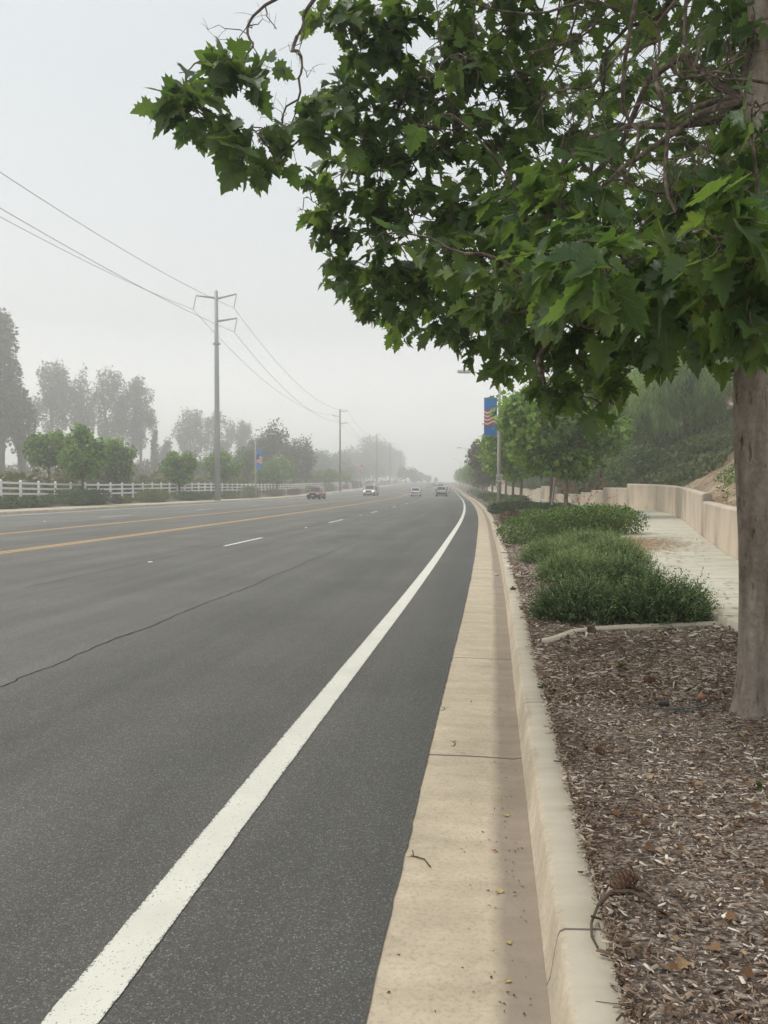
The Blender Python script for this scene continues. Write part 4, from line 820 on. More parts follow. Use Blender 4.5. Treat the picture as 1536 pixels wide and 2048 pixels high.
# small weeds and dead leaves in the mulch
for lb, X, Y, s in [('small green weed in the mulch close to the kerb, level with the big trunk', 1.12, 5.35, .05), ('faint green weed in the open mulch before the concrete edging', 1.85, 5.95, .05), ('green weed at the kerb edge beyond the concrete edging', 1.78, 10.6, .07), ('tiny green weed at the right of the open mulch', 1.75, 3.55, .03)]:
    t = empty('weed', (X, Y, bed_at(X, Y) + .01)); tag(t, lb, 'weed', 'weeds in the mulch'); n = 60
    P = rng.normal(size=(n, 3)) * np.array([s * .1, s * .1, .002]); P[:, 2] = np.abs(P[:, 2]) + .01
    leaves('leaf_tuft', P, nrm(rng.normal(size=(n, 3)) * .5 + np.array([0, 0, 1])), nrm(rng.normal(size=(n, 3)) + np.array([0, 0, .6])), rng.uniform(.3, .9, n) * s, DIA, M['box_olive'], t)
P = np.array([(X, Y, bed_at(X, Y) + .022) for X, Y in [(float(gx(Y)) + rnd.uniform(.8, 2.6), Y) for Y in [1.9 + 9 * rnd.random()**1.3 for _ in range(420)]]]); n = len(P)
tag(leaves('leaf_litter', P, nrm(rng.normal(size=(n, 3)) * .35 + np.array([0, 0, 1])), nrm(rng.normal(size=(n, 3)) * np.array([1, 1, .2])), rng.uniform(.012, .045, n), STAR, m_island('dead_leaf', [(0, (.10, .055, .03)), (.5, (.20, .115, .06)), (.85, (.30, .2, .11)), (1, (.45, .35, .2))]), bend=rng.uniform(.5, 4, n)), kind='stuff')
st = MB()
for _ in range(130):
    Y = 1.9 + 6 * rnd.random()**1.3; X = float(gx(Y)) + rnd.uniform(.78, 2.4); z = bed_at(X, Y) + .02; a = rnd.uniform(0, 6.28); L = rnd.uniform(.05, .2); r = rnd.uniform(.0012, .003)
    p = [Vector((X + math.cos(a) * L * t + rnd.gauss(0, .004), Y + math.sin(a) * L * t + rnd.gauss(0, .004), z + .006 * math.sin(t * 3))) for t in (0, .35, .7, 1)]; st.tube(p, [r, r, r * .8, r * .5], 4, 0, False)
tag(st.build('fallen_sticks', M['twig']), kind='stuff')

# concrete garden edging
V = []; pts = [W3(1078, 977 + 1.40 * 1540 / 7.0, 7.0)]
path = [(1.42, 7.02), (1.62, 7.22), (1.85, 7.45), (2.1, 7.56), (2.4, 7.56), (2.8, 7.5), (3.2, 7.48), (3.36, 7.5)]
ed = MB(); 
pr = []
for i, (x, y) in enumerate(path):
    a = path[max(0, i - 1)]; b = path[min(len(path) - 1, i + 1)]; d = Vector((b[0] - a[0], b[1] - a[1], 0)).normalized(); nn = Vector((-d.y, d.x, 0)); z = bed_at(x, y) - .03
    for o, hh in ((-.06, 0), (-.055, .05), (-.03, .068), (.03, .07), (.055, .05), (.06, 0)): pr.append((x + nn.x * o, y + nn.y * o, z + hh + .012 * math.sin(x * 3)))
F = [(i * 6 + k, i * 6 + k + 1, i * 6 + k + 7, i * 6 + k + 6) for i in range(len(path) - 1) for k in range(5)] + [(0, 1, 2, 3, 4, 5), (42, 43, 44, 45, 46, 47)]
tag(raw_mesh('garden_edging', np.array(pr), F, M['edging'], smooth=False), 'narrow curved concrete edging strip across the mulch bed', 'edging')

# things lying in the bed and the gutter
def pine_cone(label, X, Y, r, tilt):
    mb = MB(); ax = Vector((math.cos(tilt), math.sin(tilt), .25)).normalized(); u = ax.cross(Vector((0, 0, 1))).normalized(); w = ax.cross(u)
    mb.tube([ax * -r, ax * -.6 * r, ax * .2 * r, ax * 1.3 * r], [r * .3, r * .55, r * .5, r * .1], 8)
    for k in range(70):
        t = k / 70; a = k * 2.4; rad_ = r * (.85 * math.sin(math.pi * (t * .85 + .12))**.7 + .1); c = ax * (t * 2.3 - 1) * r; dd = u * math.cos(a) + w * math.sin(a)
        b = c + dd * rad_ * .4; e = c + dd * rad_ + ax * r * .12; s = dd.cross(ax) * r * .17
        mb.add([b - s * .4, b + s * .4, e + s, e - s, e + ax * r * .14], [(0, 1, 2, 3), (3, 2, 4), (0, 3, 4), (1, 4, 2), (0, 4, 1)])
    o = mb.build('pine_cone', M['cone']); o.location = (X, Y, bed_at(X, Y) + r * .75); tag(o, label, 'pine cone', 'pine cones in the mulch')
pine_cone('open brown pine cone beside the curved fallen twig near the kerb', .835, 2.66, .042, .4)
pine_cone('brown pine cone lying against the concrete garden edging', 2.0, 7.36, .045, 1.8)
pine_cone('long brown pine cone in the mulch behind the irrigation ring', 1.9, 5.5, .036, .1)
pine_cone('small dark pine cone in the mulch close to the kerb', 1.15, 4.05, .024, 2)
vb = empty('irrigation_valve_box', (1.88, 4.93, bed_at(1.88, 4.93))); tag(vb, 'oval green plastic irrigation ring half buried in mulch by the big trunk', 'valve box')
mb = MB(); pts = [(math.cos(a) * .20, math.sin(a) * .13, .018 + .012 * math.sin(a + 2)) for a in np.linspace(0, 2 * math.pi, 41)]
mb.tube(pts, .0055, 6, 0, False); mb.tube([(x * .97, y * .97, z - .02) for x, y, z in pts], .009, 6, 0, False); mb.build('rim', M['plastic'], vb, True)
mb = MB(); mb.add([(0, 0, .0)] + [(x * .96, y * .96, z - .022) for x, y, z in pts], [(0, i + 1, i + 2) for i in range(40)]); mb.build('soil_fill', M['soil'], vb)
MB().tube([(-.06, .03, .0), (-.06, .03, .02)], [.035, .033], 14).tube([(-.06, .03, .02), (-.06, .03, .026)], [.024, .02], 14).build('cap', M['trim'], vb)
o = MB().tube([(0, 0, -.01), (0, 0, .03), (0, 0, .045)], [.02, .022, .01], 10).build('marker_cap', M['rust'], None, True); o.location = (2.09, 5.03, bed_at(2.09, 5.03)); tag(o, 'small orange cap at the end of the oval irrigation ring', 'cap')
def twig_obj(label, pts, r, m='twig', name='twig', group='fallen twigs by the kerb'):
    c = Vector(pts[0]); mb = MB(); p = [Vector(q) - c for q in pts]
    mb.tube(p, [r * (1 - .5 * i / (len(p) - 1)) for i in range(len(p))], 6)
    for k in range(3):
        i = rnd.randint(0, len(p) - 2); s = p[i]; mb.tube([s, s + Vector((rnd.gauss(0, .02), rnd.gauss(0, .02), .006))], [r * .5, r * .2], 4)
    o = mb.build(name, M[m]); o.location = c; tag(o, label, 'twig', group)
kz = 0.158
twig_obj('curved brown twig drooping over the kerb beside the open pine cone', [(.90, 2.50, .18), (.83, 2.545, .198), (.76, 2.54, .20), (.70, 2.48, .185), (.66, 2.41, .168), (.642, 2.34, .166), (.644, 2.28, .167)], .007)
for lb, X, Y, L, a, z in [('forked twig lying across the kerb top near the gutter crack', .83, 3.35, .14, .1, kz), ('thin dark twig poking over the kerb from the mulch', .98, 3.62, .12, .3, kz), ('knobbly twig on the gutter concrete before the nearest joint', .19, 3.12, .16, 1.9, -.01),
                       ('short curved twig on the gutter just past the nearest joint', .42, 4.62, .12, 1.2, -.018), ('straight twig on the paler half of the gutter', .40, 5.35, .12, .9, -.014), ('thin twig in the dark silt of the gutter beyond the joint', .68, 5.0, .1, 2.3, -.03), ('dark twig in the gutter against the kerb face', .83, 6.4, .12, 2.0, -.028), ('twig across the kerb top level with the big tree', 1.0, 4.55, .15, .05, kz)]:
    if z > .1: z = kz + .002
    twig_obj(lb, [(X, Y, z + .006), (X + L * .4 * math.cos(a), Y + L * .4 * math.sin(a), z + .008), (X + L * .7 * math.cos(a + .3), Y + L * .7 * math.sin(a + .3), z + .006), (X + L * math.cos(a + .1), Y + L * math.sin(a + .1), z + .005)], .0035)
def fallen(label, X, Y, s, a, m, z):
    tv, tf, _ = STAR; c, s_ = math.cos(a), math.sin(a)
    V = np.array([(s * (x * c - y * s_), s * (x * s_ + y * c), s * (w * 1.5) + .003) for x, y, w in tv]); F = [tuple(f) for f in tf]
    o = raw_mesh('fallen_leaf', V, F, M[m]); o.location = (X, Y, z); so2 = o.modifiers.new('s', 'SOLIDIFY'); so2.thickness = .0008; tag(o, label, 'leaf', 'fallen leaves in the gutter')
for a_ in [('yellow fallen leaf in the dark part of the gutter below the red one', .455, 2.95, .035, .4, 'yellow_leaf', -.026), ('dark red crumpled leaf in the gutter silt', .49, 3.3, .03, 2, 'red_leaf', -.027), ('yellowish leaf against the kerb foot under the nearest joint', .60, 3.66, .03, 1, 'yellow_leaf', -.028),
           ('small pale yellow leaf sliver near the kerb foot, nearest the camera', .40, 2.42, .022, 2.4, 'yellow_leaf', -.026), ('thin yellow leaf lying in the gutter between two darker ones', .44, 2.62, .022, 1.2, 'yellow_leaf', -.026), ('tan dry leaf in the gutter at the second joint', .98, 7.0, .05, .7, 'yellow_leaf', -.026), ('brown dry leaf in the gutter a little before the second joint', .86, 6.5, .045, 2.7, 'twig', -.026), ('dry brown leaf in the gutter silt past the second joint', 1.12, 9.0, .05, .2, 'twig', -.026)]: fallen(*a_)
P = []; 
for _ in range(480):
    Y = 1.8 + 14 * rnd.random()**1.8; o = .50 - abs(rnd.gauss(0, .09)) if rnd.random() < .7 else rnd.uniform(.05, .5); P.append((float(gx(Y)) + o, Y, float(np.interp(o, [0, .3, .5, .545], [-.006, -.018, -.032, -.026])) + .0035))
P = np.array(P); n = len(P); tag(leaves('gutter_debris', P, nrm(rng.normal(size=(n, 3)) * .1 + np.array([0, 0, 1])), nrm(rng.normal(size=(n, 3)) * np.array([1, 1, .08])), rng.uniform(.004, .018, n), (DIA[0] * np.array([.7, 1, 1]), DIA[1], DIA[2]), m_island('debris', [(0, (.05, .035, .025)), (.7, (.16, .11, .07)), (1, (.5, .42, .3))])), kind='stuff')
o = MB().tube([(0, 0, 0), (0, 0, .012), (0, 0, .03), (0, 0, .038)], [.03, .045, .035, .012], 9).build('pebble', M['stone'], None, True); o.location = (2.03, 13.9, -.03); tag(o, 'pale round stone lying in the gutter beyond the joints', 'stone')
# raised round markers on the lane line
mk = MB().tube([(0, 0, 0), (0, 0, .008), (0, 0, .017), (0, 0, .02)], [.055, .053, .04, .02], 14, 0).build('lane_marker', M['ceramic'], None, True)
k = 0
for Y in [9.8, 16.1, 30.3, 44.5, 58.7, 73, 87, 101]:
    o = mk if k == 0 else mk.copy()
    if k: C.objects.link(o)
    o.location = (float(gx(Y)) - 6.78 + (.2 if Y < 12 else 0), Y, .004); o.scale = (1, 1, 1)
    tag(o, ['round white lane marker nearest to the camera, at the frame edge', 'round white lane marker before the nearest painted dash', 'round white lane marker just past the nearest painted dash', 'round white lane marker past the second painted dash', 'round white lane marker past the third painted dash', 'far round white lane marker among the small dashes', 'far round white lane marker among the small dashes', 'far round white lane marker among the small dashes'][k], 'lane marker', 'round markers on the lane line'); k += 1
for Y, off, lb in [(36, -20.3, 'round white marker on the far lane line, nearest'), (56.5, -20.3, 'round white marker on the far lane line, before the grey pole'), (71, -20.3, 'round white marker on the far lane line, level with the grey pole')]:
    o = mk.copy(); C.objects.link(o); o.location = (float(gx(Y)) + off, Y, .004); tag(o, lb, 'lane marker', 'round markers on the far lane line')

# ---------------------------------------------------------------- fence
fx = lambda Y: float(gx(Y)) - 34.0
fence = empty('rail_fence', (fx(60), 60, .6)); tag(fence, 'white three rail fence running along the far side of the road', 'fence')
def fz(Y): return .72 + .15 * math.exp(-((Y - 50) / 9)**2) + float(zg(Y)) + (.25 if Y > 100 else .25 * max(0, (Y - 70)) / 30)
ys = [38 + 2.44 * i for i in range(90)]
for y in ys:
    r = .075; x = fx(y) - fx(60); yy = y - 60; z = fz(y) - .6
    MB().box(x - r, x + r, yy - r, yy + r, z - .15, z + 1.30).add([(x - .09, yy - .09, z + 1.30), (x + .09, yy - .09, z + 1.30), (x + .09, yy + .09, z + 1.30), (x - .09, yy + .09, z + 1.30), (x, yy, z + 1.40)], [(0, 1, 4), (1, 2, 4), (2, 3, 4), (3, 0, 4), (3, 2, 1, 0)]).build('post', M['white_vinyl'], fence)
for hgt in (.28, .68, 1.08):
    V = []; F = []
    for i, y in enumerate(ys):
        z = fz(y) - .6 + hgt; x = fx(y) - fx(60)
        V += [(x - .022, y - 60, z), (x + .022, y - 60, z), (x + .022, y - 60, z + .15), (x - .022, y - 60, z + .15)]
    for i in range(len(ys) - 1):
        for k in range(4): F.append((i * 4 + k, i * 4 + (k + 1) % 4, i * 4 + 4 + (k + 1) % 4, i * 4 + 4 + k))
    raw_mesh('rail', np.array(V), F, M['white_vinyl'], fence)
# pale railings further along
for lb, y0, y1 in [('pale low railing beside the far pavement beyond the white truck', 300, 345), ('second pale low railing further into the fog', 352, 400)]:
    f2 = empty('low_railing', (float(gx(y0)) - 32, y0, float(zg(y0)) + .15)); tag(f2, lb, 'railing', 'pale railings in the fog')
    a = Vector((0, 0, 0)); b = Vector((float(gx(y1) - gx(y0)), y1 - y0, float(zg(y1) - zg(y0))))
    MB().tube([a + Vector((0, 0, 1.5)), b + Vector((0, 0, 1.5))], .09, 6).build('top_rail', M['concrete_pole'], f2)
    for t in (0, .25, .5, .75, 1): MB().tube([a.lerp(b, t), a.lerp(b, t) + Vector((0, 0, 1.5))], .08, 6).build('post', M['concrete_pole'], f2)

# ---------------------------------------------------------------- utility poles and wires
PB = (-19.45, 90.0)
gp = empty('utility_pole', (*PB, .15)); tag(gp, 'tall grey steel utility pole with three bracket arms on the far pavement', 'utility pole', 'utility poles along the far side')
mb = MB(); mb.tube([(0, 0, -.1), (0, 0, 8), (0, 0, 16), (0, 0, 24.2)], [.36, .31, .26, .2], 16); mb.tube([(0, 0, 24.2), (0, 0, 24.35)], [.2, .12], 16)
for i in range(40): z = 5 + i * .42; mb.box(-.42 if i % 2 else .3, -.3 if i % 2 else .42, -.015, .015, z, z + .03)
mb.build('pole_shaft', M['steel'], gp, True)
MB().tube([(0, 0, 18.1), (0, 0, 18.3)], .36, 14).box(-.45, .45, -.08, .08, 18.12, 18.26).build('collar', M['steel'], gp)
def arm(parent, x1, z0, z1, m, ins=True, iy=0):
    MB().tube([(math.copysign(.15, x1), 0, z0), (x1, 0, z1)], [.13, .08], 6).build('bracket_arm', M[m], parent)
    if ins:
        mb = MB(); a = Vector((x1, 0, z1 - .05)); b = Vector((x1 - .32, iy, z1 - 1.6)); mb.tube([a, b], .03, 6)
        for k in range(9): t = .1 + .8 * k / 8; q = a.lerp(b, t); mb.tube([q, q + (b - a) * .03], [.075, .05], 8)
        mb.build('insulator', M['insul'], parent); return b
att = [arm(gp, -2.35, 23.5, 23.75, 'steel'), arm(gp, 2.35, 23.4, 23.95, 'steel'), arm(gp, 2.4, 20.8, 21.15, 'steel')]
A0 = [Vector((PB[0], PB[1], .15)) + a for a in att]
def wood_pole(label, X, Y, h, r=.17):
    z = float(zg(Y)) + .15; t = empty('utility_pole', (X, Y, z)); tag(t, label, 'utility pole', 'utility poles along the far side')
    MB().tube([(0, 0, -.1), (0, 0, h)], [r * 1.25, r * .8], 10).build('pole_shaft', M['wood_pole'], t, True); out = []
    for x1, zz in ((-1.7, h - 1.6), (1.7, h - .5), (1.7, h - 3.4)):
        MB().tube([(0, 0, zz - .15), (x1, 0, zz + .1)], .06, 5).build('bracket_arm', M['wood_pole'], t)
        MB().tube([(x1, 0, zz + .1), (x1, 0, zz + .35)], [.07, .05], 6).build('insulator', M['insul'], t); out.append(Vector((X + x1, Y, z + zz + .35)))
    return out
A1 = wood_pole('brown wooden utility pole rising behind the far shrubs, past the lamp', -10.7, 188, 20.0, .2)
A2 = wood_pole('slim brown utility pole in the fog above the white truck', -3.1, 340, 23.0, .24)
A3 = wood_pole('faint utility pole in the fog beyond the slim brown one', 3.5, 430, 23.0, .3)
A4 = wood_pole('faintest utility pole nearly lost in the fog', 12.0, 560, 23.0, .32)
AM = [a + Vector((-10.6, -98, -.3)) for a in A0]
def wire(a, b, sag, r, label, grp='overhead wires'):
    c = a; pts = [a.lerp(b, t) - a - Vector((0, 0, 4 * sag * t * (1 - t))) for t in np.linspace(0, 1, 25)]
    o = MB().tube(pts, r, 5, 0, False).build('overhead_wire', M['wire']); o.location = a; tag(o, label, 'wire', grp)
for i, nm in enumerate(['outer upper', 'road side upper', 'lower']):
    wire(AM[i], A0[i], [2.3, 2.5, 1.8][i], .022, f'{nm} wire coming from the frame edge to the grey steel pole')
    wire(A0[i], A1[i], 3.2, .024, f'{nm} wire sagging from the grey steel pole to the wooden pole')
    wire(A1[i], A2[i], 3.4, .03, f'{nm} wire from the wooden pole on into the fog')
    wire(A2[i], A3[i], 2, .03, 'faint wire between the poles lost in fog'); wire(A3[i], A4[i], 2.4, .03, 'faint wire between the poles lost in fog')

# ---------------------------------------------------------------- street lamps, banners, sign
def lamp(label, X, Y, h, side, reach, base_z, group='street lamps'):
    t = empty('street_lamp', (X, Y, base_z)); tag(t, label, 'street lamp', group)
    MB().tube([(0, 0, -.1), (0, 0, h * .5), (0, 0, h)], [.135, .11, .08], 12).build('lamp_post', M['concrete_pole'], t, True)
    p = [Vector((0, 0, h - .1)), Vector((side * .15, 0, h + .25)), Vector((side * .5, 0, h + .6)), Vector((side * 1.1, 0, h + .82)), Vector((side * (reach - .6), 0, h + .88))]
    MB().tube(p, [.05, .045, .042, .04, .04], 8).build('lamp_arm', M['lamp_metal'], t, True)
    x0, x1 = sorted((side * (reach - .75), side * (reach + .1)))
    hd = MB().prism([(-.16, h + .84), (.16, h + .84), (.13, h + .96), (0, h + 1.0), (-.13, h + .96)], x0, x1).build('lamp_head', M['lamp_metal'], t, bevel=.02)
    MB().box(x0 + .1, x1 - .15, -.11, .11, h + .80, h + .838).build('lamp_lens', M['lens'], hd)
def banner(label, X, Y, z0, w, hgt, side, kind='flag'):
    t = empty('banner', (X + side * .16, Y - .02, z0)); tag(t, label, 'banner', 'street lamp banners')
    sg = side
    def q(a, b, c, d, y=0): # panel x a..b, z c..d
        x0, x1 = sorted((a * w * sg, b * w * sg)); return [(x0, y, c * hgt), (x1, y, c * hgt), (x1, y, d * hgt), (x0, y, d * hgt)]
    base = 'ban_blue' if kind == 'flag' else 'ban_red'
    x0, x1 = sorted((0, w * sg)); MB().box(x0, x1, -.006, .006, 0, hgt).build('banner_cloth', M[base], t)
    for z in (0, hgt): MB().tube([(-side * .16, .02, z), (sg * (w + .03), .0, z)], .015, 6).build('banner_rod', M['lamp_metal'], t)
    y = -.009
    if kind == 'flag':
        mb = MB()
        def wave(u): return .05 * math.sin(u * 5.5 + .3) + .06 * u
        for k in range(9):   # stripes that ripple
            z0_ = .24 + k * .048
            for s in range(12):
                u0, u1 = s / 12, (s + 1) / 12
                if k >= 4 and u1 <= .42: continue
                top = .048
                mb.add([(sg * w * u0, y, hgt * (z0_ + wave(u0))), (sg * w * u1, y, hgt * (z0_ + wave(u1))), (sg * w * u1, y, hgt * (z0_ + top + wave(u1))), (sg * w * u0, y, hgt * (z0_ + top + wave(u0)))], [(0, 1, 2, 3) if sg > 0 else (3, 2, 1, 0)], k % 2)
        mb.build('flag_stripes', [M['ban_red'], M['ban_white']], t)
        mb = MB(); zc = .24 + 4 * .048
        for s in range(5):
            u0, u1 = s / 12, (s + 1) / 12; mb.add([(sg * w * u0, y, hgt * (zc + wave(u0))), (sg * w * u1, y, hgt * (zc + wave(u1))), (sg * w * u1, y, hgt * (zc + .27 + wave(u1))), (sg * w * u0, y, hgt * (zc + .27 + wave(u0)))], [(0, 1, 2, 3)], 0)
        for a in range(3):
            for b in range(4):
                cx, cz = sg * w * (.07 + a * .12), hgt * (zc + .06 + b * .062 + wave(.07 + a * .12)); mb.add([(cx + .014 * (1 if i % 2 == 0 else .42) * math.cos(i * math.pi / 5 + math.pi / 2), y - .003, cz + .014 * (1 if i % 2 == 0 else .42) * math.sin(i * math.pi / 5 + math.pi / 2)) for i in range(10)], [tuple(range(10))], 1)
        mb.build('flag_canton', [M['ban_navy'], M['ban_white']], t)
    else:
        mb = MB(); 
        for (a, b, c, d) in ((.2, .8, .68, .76), (.2, .36, .45, .68), (.2, .8, .42, .5), (.64, .8, .2, .42), (.2, .8, .16, .23)): mb.add(q(a, b, c, d, y), [(0, 1, 2, 3)])
        mb.build('banner_emblem', M['ban_white'], t)
XR, YR_ = 6.72, 45.0; lamp('concrete street lamp in the near bed with a blue flag banner', XR, YR_, 7.32, -1, 2.35, bed_at(XR, YR_))
banner('blue banner with a waving flag, half hidden by leaves on the near lamp', XR, YR_ - .12, 4.62, .75, 2.2, -1)
sg = empty('road_sign', (XR, YR_ - .15, 1.95)); tag(sg, 'small white square sign fixed to the near lamp post', 'sign')
MB().box(-.17, .17, -.01, .01, 0, .42).build('sign_plate', M['white_plaster'], sg)
mb = MB()
for a in range(24):
    t0, t1 = a * math.pi / 12, (a + 1) * math.pi / 12; mb.add([(.1 * math.cos(t0), -.013, .22 + .1 * math.sin(t0)), (.1 * math.cos(t1), -.013, .22 + .1 * math.sin(t1)), (.125 * math.cos(t1), -.013, .22 + .125 * math.sin(t1)), (.125 * math.cos(t0), -.013, .22 + .125 * math.sin(t0))], [(0, 1, 2, 3)])
mb.build('sign_symbol', M['trim'], sg); MB().add([(-.09, -.014, .14), (-.07, -.014, .12), (.09, -.014, .30), (.07, -.014, .32)], [(0, 1, 2, 3)]).build('sign_bar', M['trim'], sg)
Y = on_ray(511.5, -31.0); XL = float(gx(Y)) - 31.0
lamp('slim street lamp on the far side carrying a blue flag banner', XL, Y, 8.4, 1, 2.9, .2)
banner('blue banner with a waving flag on the far side street lamp', XL, Y - .1, 4.4, .85, 2.8, 1)
Y2 = on_ray(719, -30.6); XL2 = float(gx(Y2)) - 30.6
lamp('hazy street lamp on the far side carrying a red banner', XL2, Y2, 8.6, 1, 3.2, float(zg(Y2)) + .15)
banner('small red banner with a pale emblem on the hazy far lamp', XL2, Y2 - .1, float(zg(Y2)) + 5.2, 1.0, 2.4, 1, 'red')
for Y, s, lb in [(150, -1, 'hazy street lamp rising over the near row of trees'), (235, -1, 'faint street lamp arm far along the near kerb')]:
    X = float(gx(Y)) + 1.3; lamp(lb, X, Y, 8.2, -1, 2.4, float(zg(Y)) + .15)
o = empty('utility_cabinet', (float(gx(228)) - 31.6, 228, float(zg(228)) + .15)); tag(o, 'small white leaning panel among the far dark shrubs', 'cabinet')
MB().box(-.45, .45, -.2, .2, 0, 1.7).build('cabinet_body', M['white_plaster'], o, bevel=.03); MB().box(-.5, .5, -.25, .25, 1.7, 1.78).build('cabinet_lid', M['white_plaster'], o)

# ---------------------------------------------------------------- far side planting and trees
GS = 'clipped shrubs along the far pavement'
for lb, px, off, rx, ry, h, mt, n in [
    ('low dark green shrub at the frame edge before the white fence', 12, -32.3, 1.2, 2.4, .95, 'box_dark', 1800), ('low dark green shrub just left of the large rounded one', 68, -32.3, 1.3, 2.4, .95, 'box_dark', 1800),
    ('large rounded dark green shrub in front of the white fence', 160, -32.7, 1.7, 4.6, 1.55, 'box_dark', 5200), ('tiny brownish shrub by the pale stone past the large rounded one', 232, -32.4, .5, .9, .6, 'box_red', 500), ('small brownish shrub between the two big rounded shrubs', 252, -32.6, .7, 1.4, .7, 'box_olive', 700),
    ('mid green rounded shrub under the tree left of the grey pole', 306, -32.4, 1.4, 4.4, 1.5, 'box_olive', 3000), ('low grey green shrub left of the grey pole', 372, -32.5, 1.3, 4.4, 1.25, 'box_dark', 1700), ('low pale green shrub just left of the grey pole foot', 408, -32.5, 1.2, 3.4, 1.2, 'cover', 1300),
    ('low pale green shrub just right of the grey pole foot', 458, -32.4, 1.2, 4.0, 1.2, 'cover', 1300), ('olive rounded shrub beside the flag banner lamp foot', 500, -32.2, 1.4, 5.0, 2.0, 'box_olive', 2400), ('long low rust coloured shrub right of the banner lamp', 548, -32.2, 1.2, 8.5, 1.4, 'box_red', 2800), ('low rust coloured shrub behind the dark red car', 590, -32.2, 1.2, 8.5, 1.4, 'box_red', 2200),
    ('olive shrub right above the dark red car', 622, -32.2, 1.3, 7.0, 1.9, 'box_olive', 2000), ('bright green shrub left of the brown wooden pole', 660, -32.4, 1.5, 9.0, 2.3, 'box_olive', 2000), ('dark low shrub right of the brown wooden pole', 694, -32.4, 1.4, 11.0, 1.8, 'box_red', 1500)]:
    Y = on_ray(px, off); shrub(lb, float(gx(Y)) + off, Y, rx, ry, h * .84, mt, int(n * 1.3), .15, GS, z=.2 + float(zg(Y)), k=16)
for i, px in enumerate([706, 716, 737, 746, 765, 775, 790]):
    Y = on_ray(px, -33); shrub('low hazy shrub beside the far pavement in the fog', float(gx(Y)) - 33, Y, 1.6, 9, 2.2, 'box_dark', 700, .4, 'hazy low shrubs on the far side', z=.2 + float(zg(Y)), k=12)
def far_tree(label, X, Y, h, rx, rz, zc, mt, n, size, name, group, tr, bark='dark_bark', k=24, cs=.34, z=None, ry=None, flat=1.0):
    z = .7 + float(zg(Y)) if z is None else z; t = empty(name, (X, Y, z)); tag(t, label, 'tree', group)
    bl = clumpy(0, 0, zc, rx, ry or rx, rz, k, cs, flat); limbs(MB(), (0, 0, -.2), (rnd.uniform(-.2, .2) * rx, 0, h * .85), tr, bl[:14]).build('trunk', M[bark], t, True)
    crown(t, bl, n, size, M[mt], DIA if size > .3 else STAR, .3); return t
GF = 'young sycamores along the white fence'
for lb, px, off, cpy, cw, top, bot in [('bushy green tree at the back left of the young sycamores by the fence', 100, -40, 0, 100, 850, 955), ('bushy green tree in front of the white fence above the large rounded shrub', 165, -33.2, 0, 108, 842, 975), ('bushy green tree leaning right behind the fence, third from the frame edge', 232, -36.5, 0, 100, 868, 968),
        ('small round headed tree alone on a thin trunk left of the grey pole', 359, -33.8, 0, 78, 890, 972), ('green tree partly hidden behind the grey steel pole', 447, -34.6, 0, 100, 893, 972), ('wide green tree right of the flag banner lamp', 553, -33.4, 0, 104, 908, 974), ('low green tree left of the brown wooden pole', 648, -34.2, 0, 74, 934, 972), ('small green tree just right of the brown wooden pole foot', 686, -34.6, 0, 48, 944, 972), ('pale green tree between the grey pole and the banner lamp', 489, -42, 0, 60, 880, 970)]:
    Y = on_ray(px, off); X = float(gx(Y)) + off; zb = .65 + float(zg(Y)); zt = CAMH + (977 - top) / 1540 * Y - zb; zl = max(.8, CAMH + (977 - bot) / 1540 * Y - zb); r = cw / 2 / 1540 * Y
    far_tree(lb, X, Y, zt, r * .86, (zt - zl) / 2 * .84, (zt + zl) / 2, 'syc' if 'pale' not in lb else 'pale', int(5200 if Y < 90 else 3600), .26 if Y < 90 else .34, 'sycamore_tree', GF, .12, 'dark_bark', 26, .4, z=zb)
GE = 'tall eucalyptus trees behind the fence'
for lb, px, Y, cw, top, bot, nn in [('tallest eucalyptus with a thick dark trunk at the frame edge', -4, 112, 84, 600, 880, 4600), ('dark eucalyptus trunk with a thin crown beside the tallest one', 44, 118, 56, 770, 900, 1600), ('tall airy eucalyptus right of the two thick dark trunks', 108, 150, 74, 716, 880, 2300), ('slim eucalyptus in the middle of the tall foggy group', 162, 158, 46, 728, 900, 1500), ('broad eucalyptus in the tall foggy group, flat topped', 218, 156, 76, 726, 890, 2600), ('eucalyptus at the right end of the tall foggy group', 278, 160, 66, 752, 900, 2300),
        ('foggy eucalyptus alone left of the grey pole', 381, 190, 58, 808, 920, 1800), ('foggy eucalyptus right behind the grey pole', 436, 195, 62, 816, 920, 1800), ('pale foggy eucalyptus between the grey pole and banner lamp', 488, 200, 34, 834, 920, 1000), ('thin dark cypress at the foot of the eucalyptus group', 310, 150, 10, 850, 950, 500), ('low foggy tree right of the eucalyptus group', 335, 170, 40, 876, 960, 1200)]:
    Y *= 1.35 if Y < 130 else 1.55
    X = (px - 768) / 1540 * Y; zb = .7 + float(zg(Y)); zt = CAMH + (977 - top) / 1540 * Y - zb; zl = CAMH + (977 - bot) / 1540 * Y - zb; r = cw / 2 / 1540 * Y * 1.22; zl = zl * .8
    far_tree(lb, X, Y, zt, r, (zt - zl) / 2, (zt + zl) / 2, 'euc', int(nn * 2.3), .78, 'eucalyptus_tree' if 'cypress' not in lb and 'low' not in lb else 'foggy_tree', GE, .95 if Y < 165 else .5, 'dark_bark', 48, .27)
GO = 'foggy trees beyond the banner lamp'
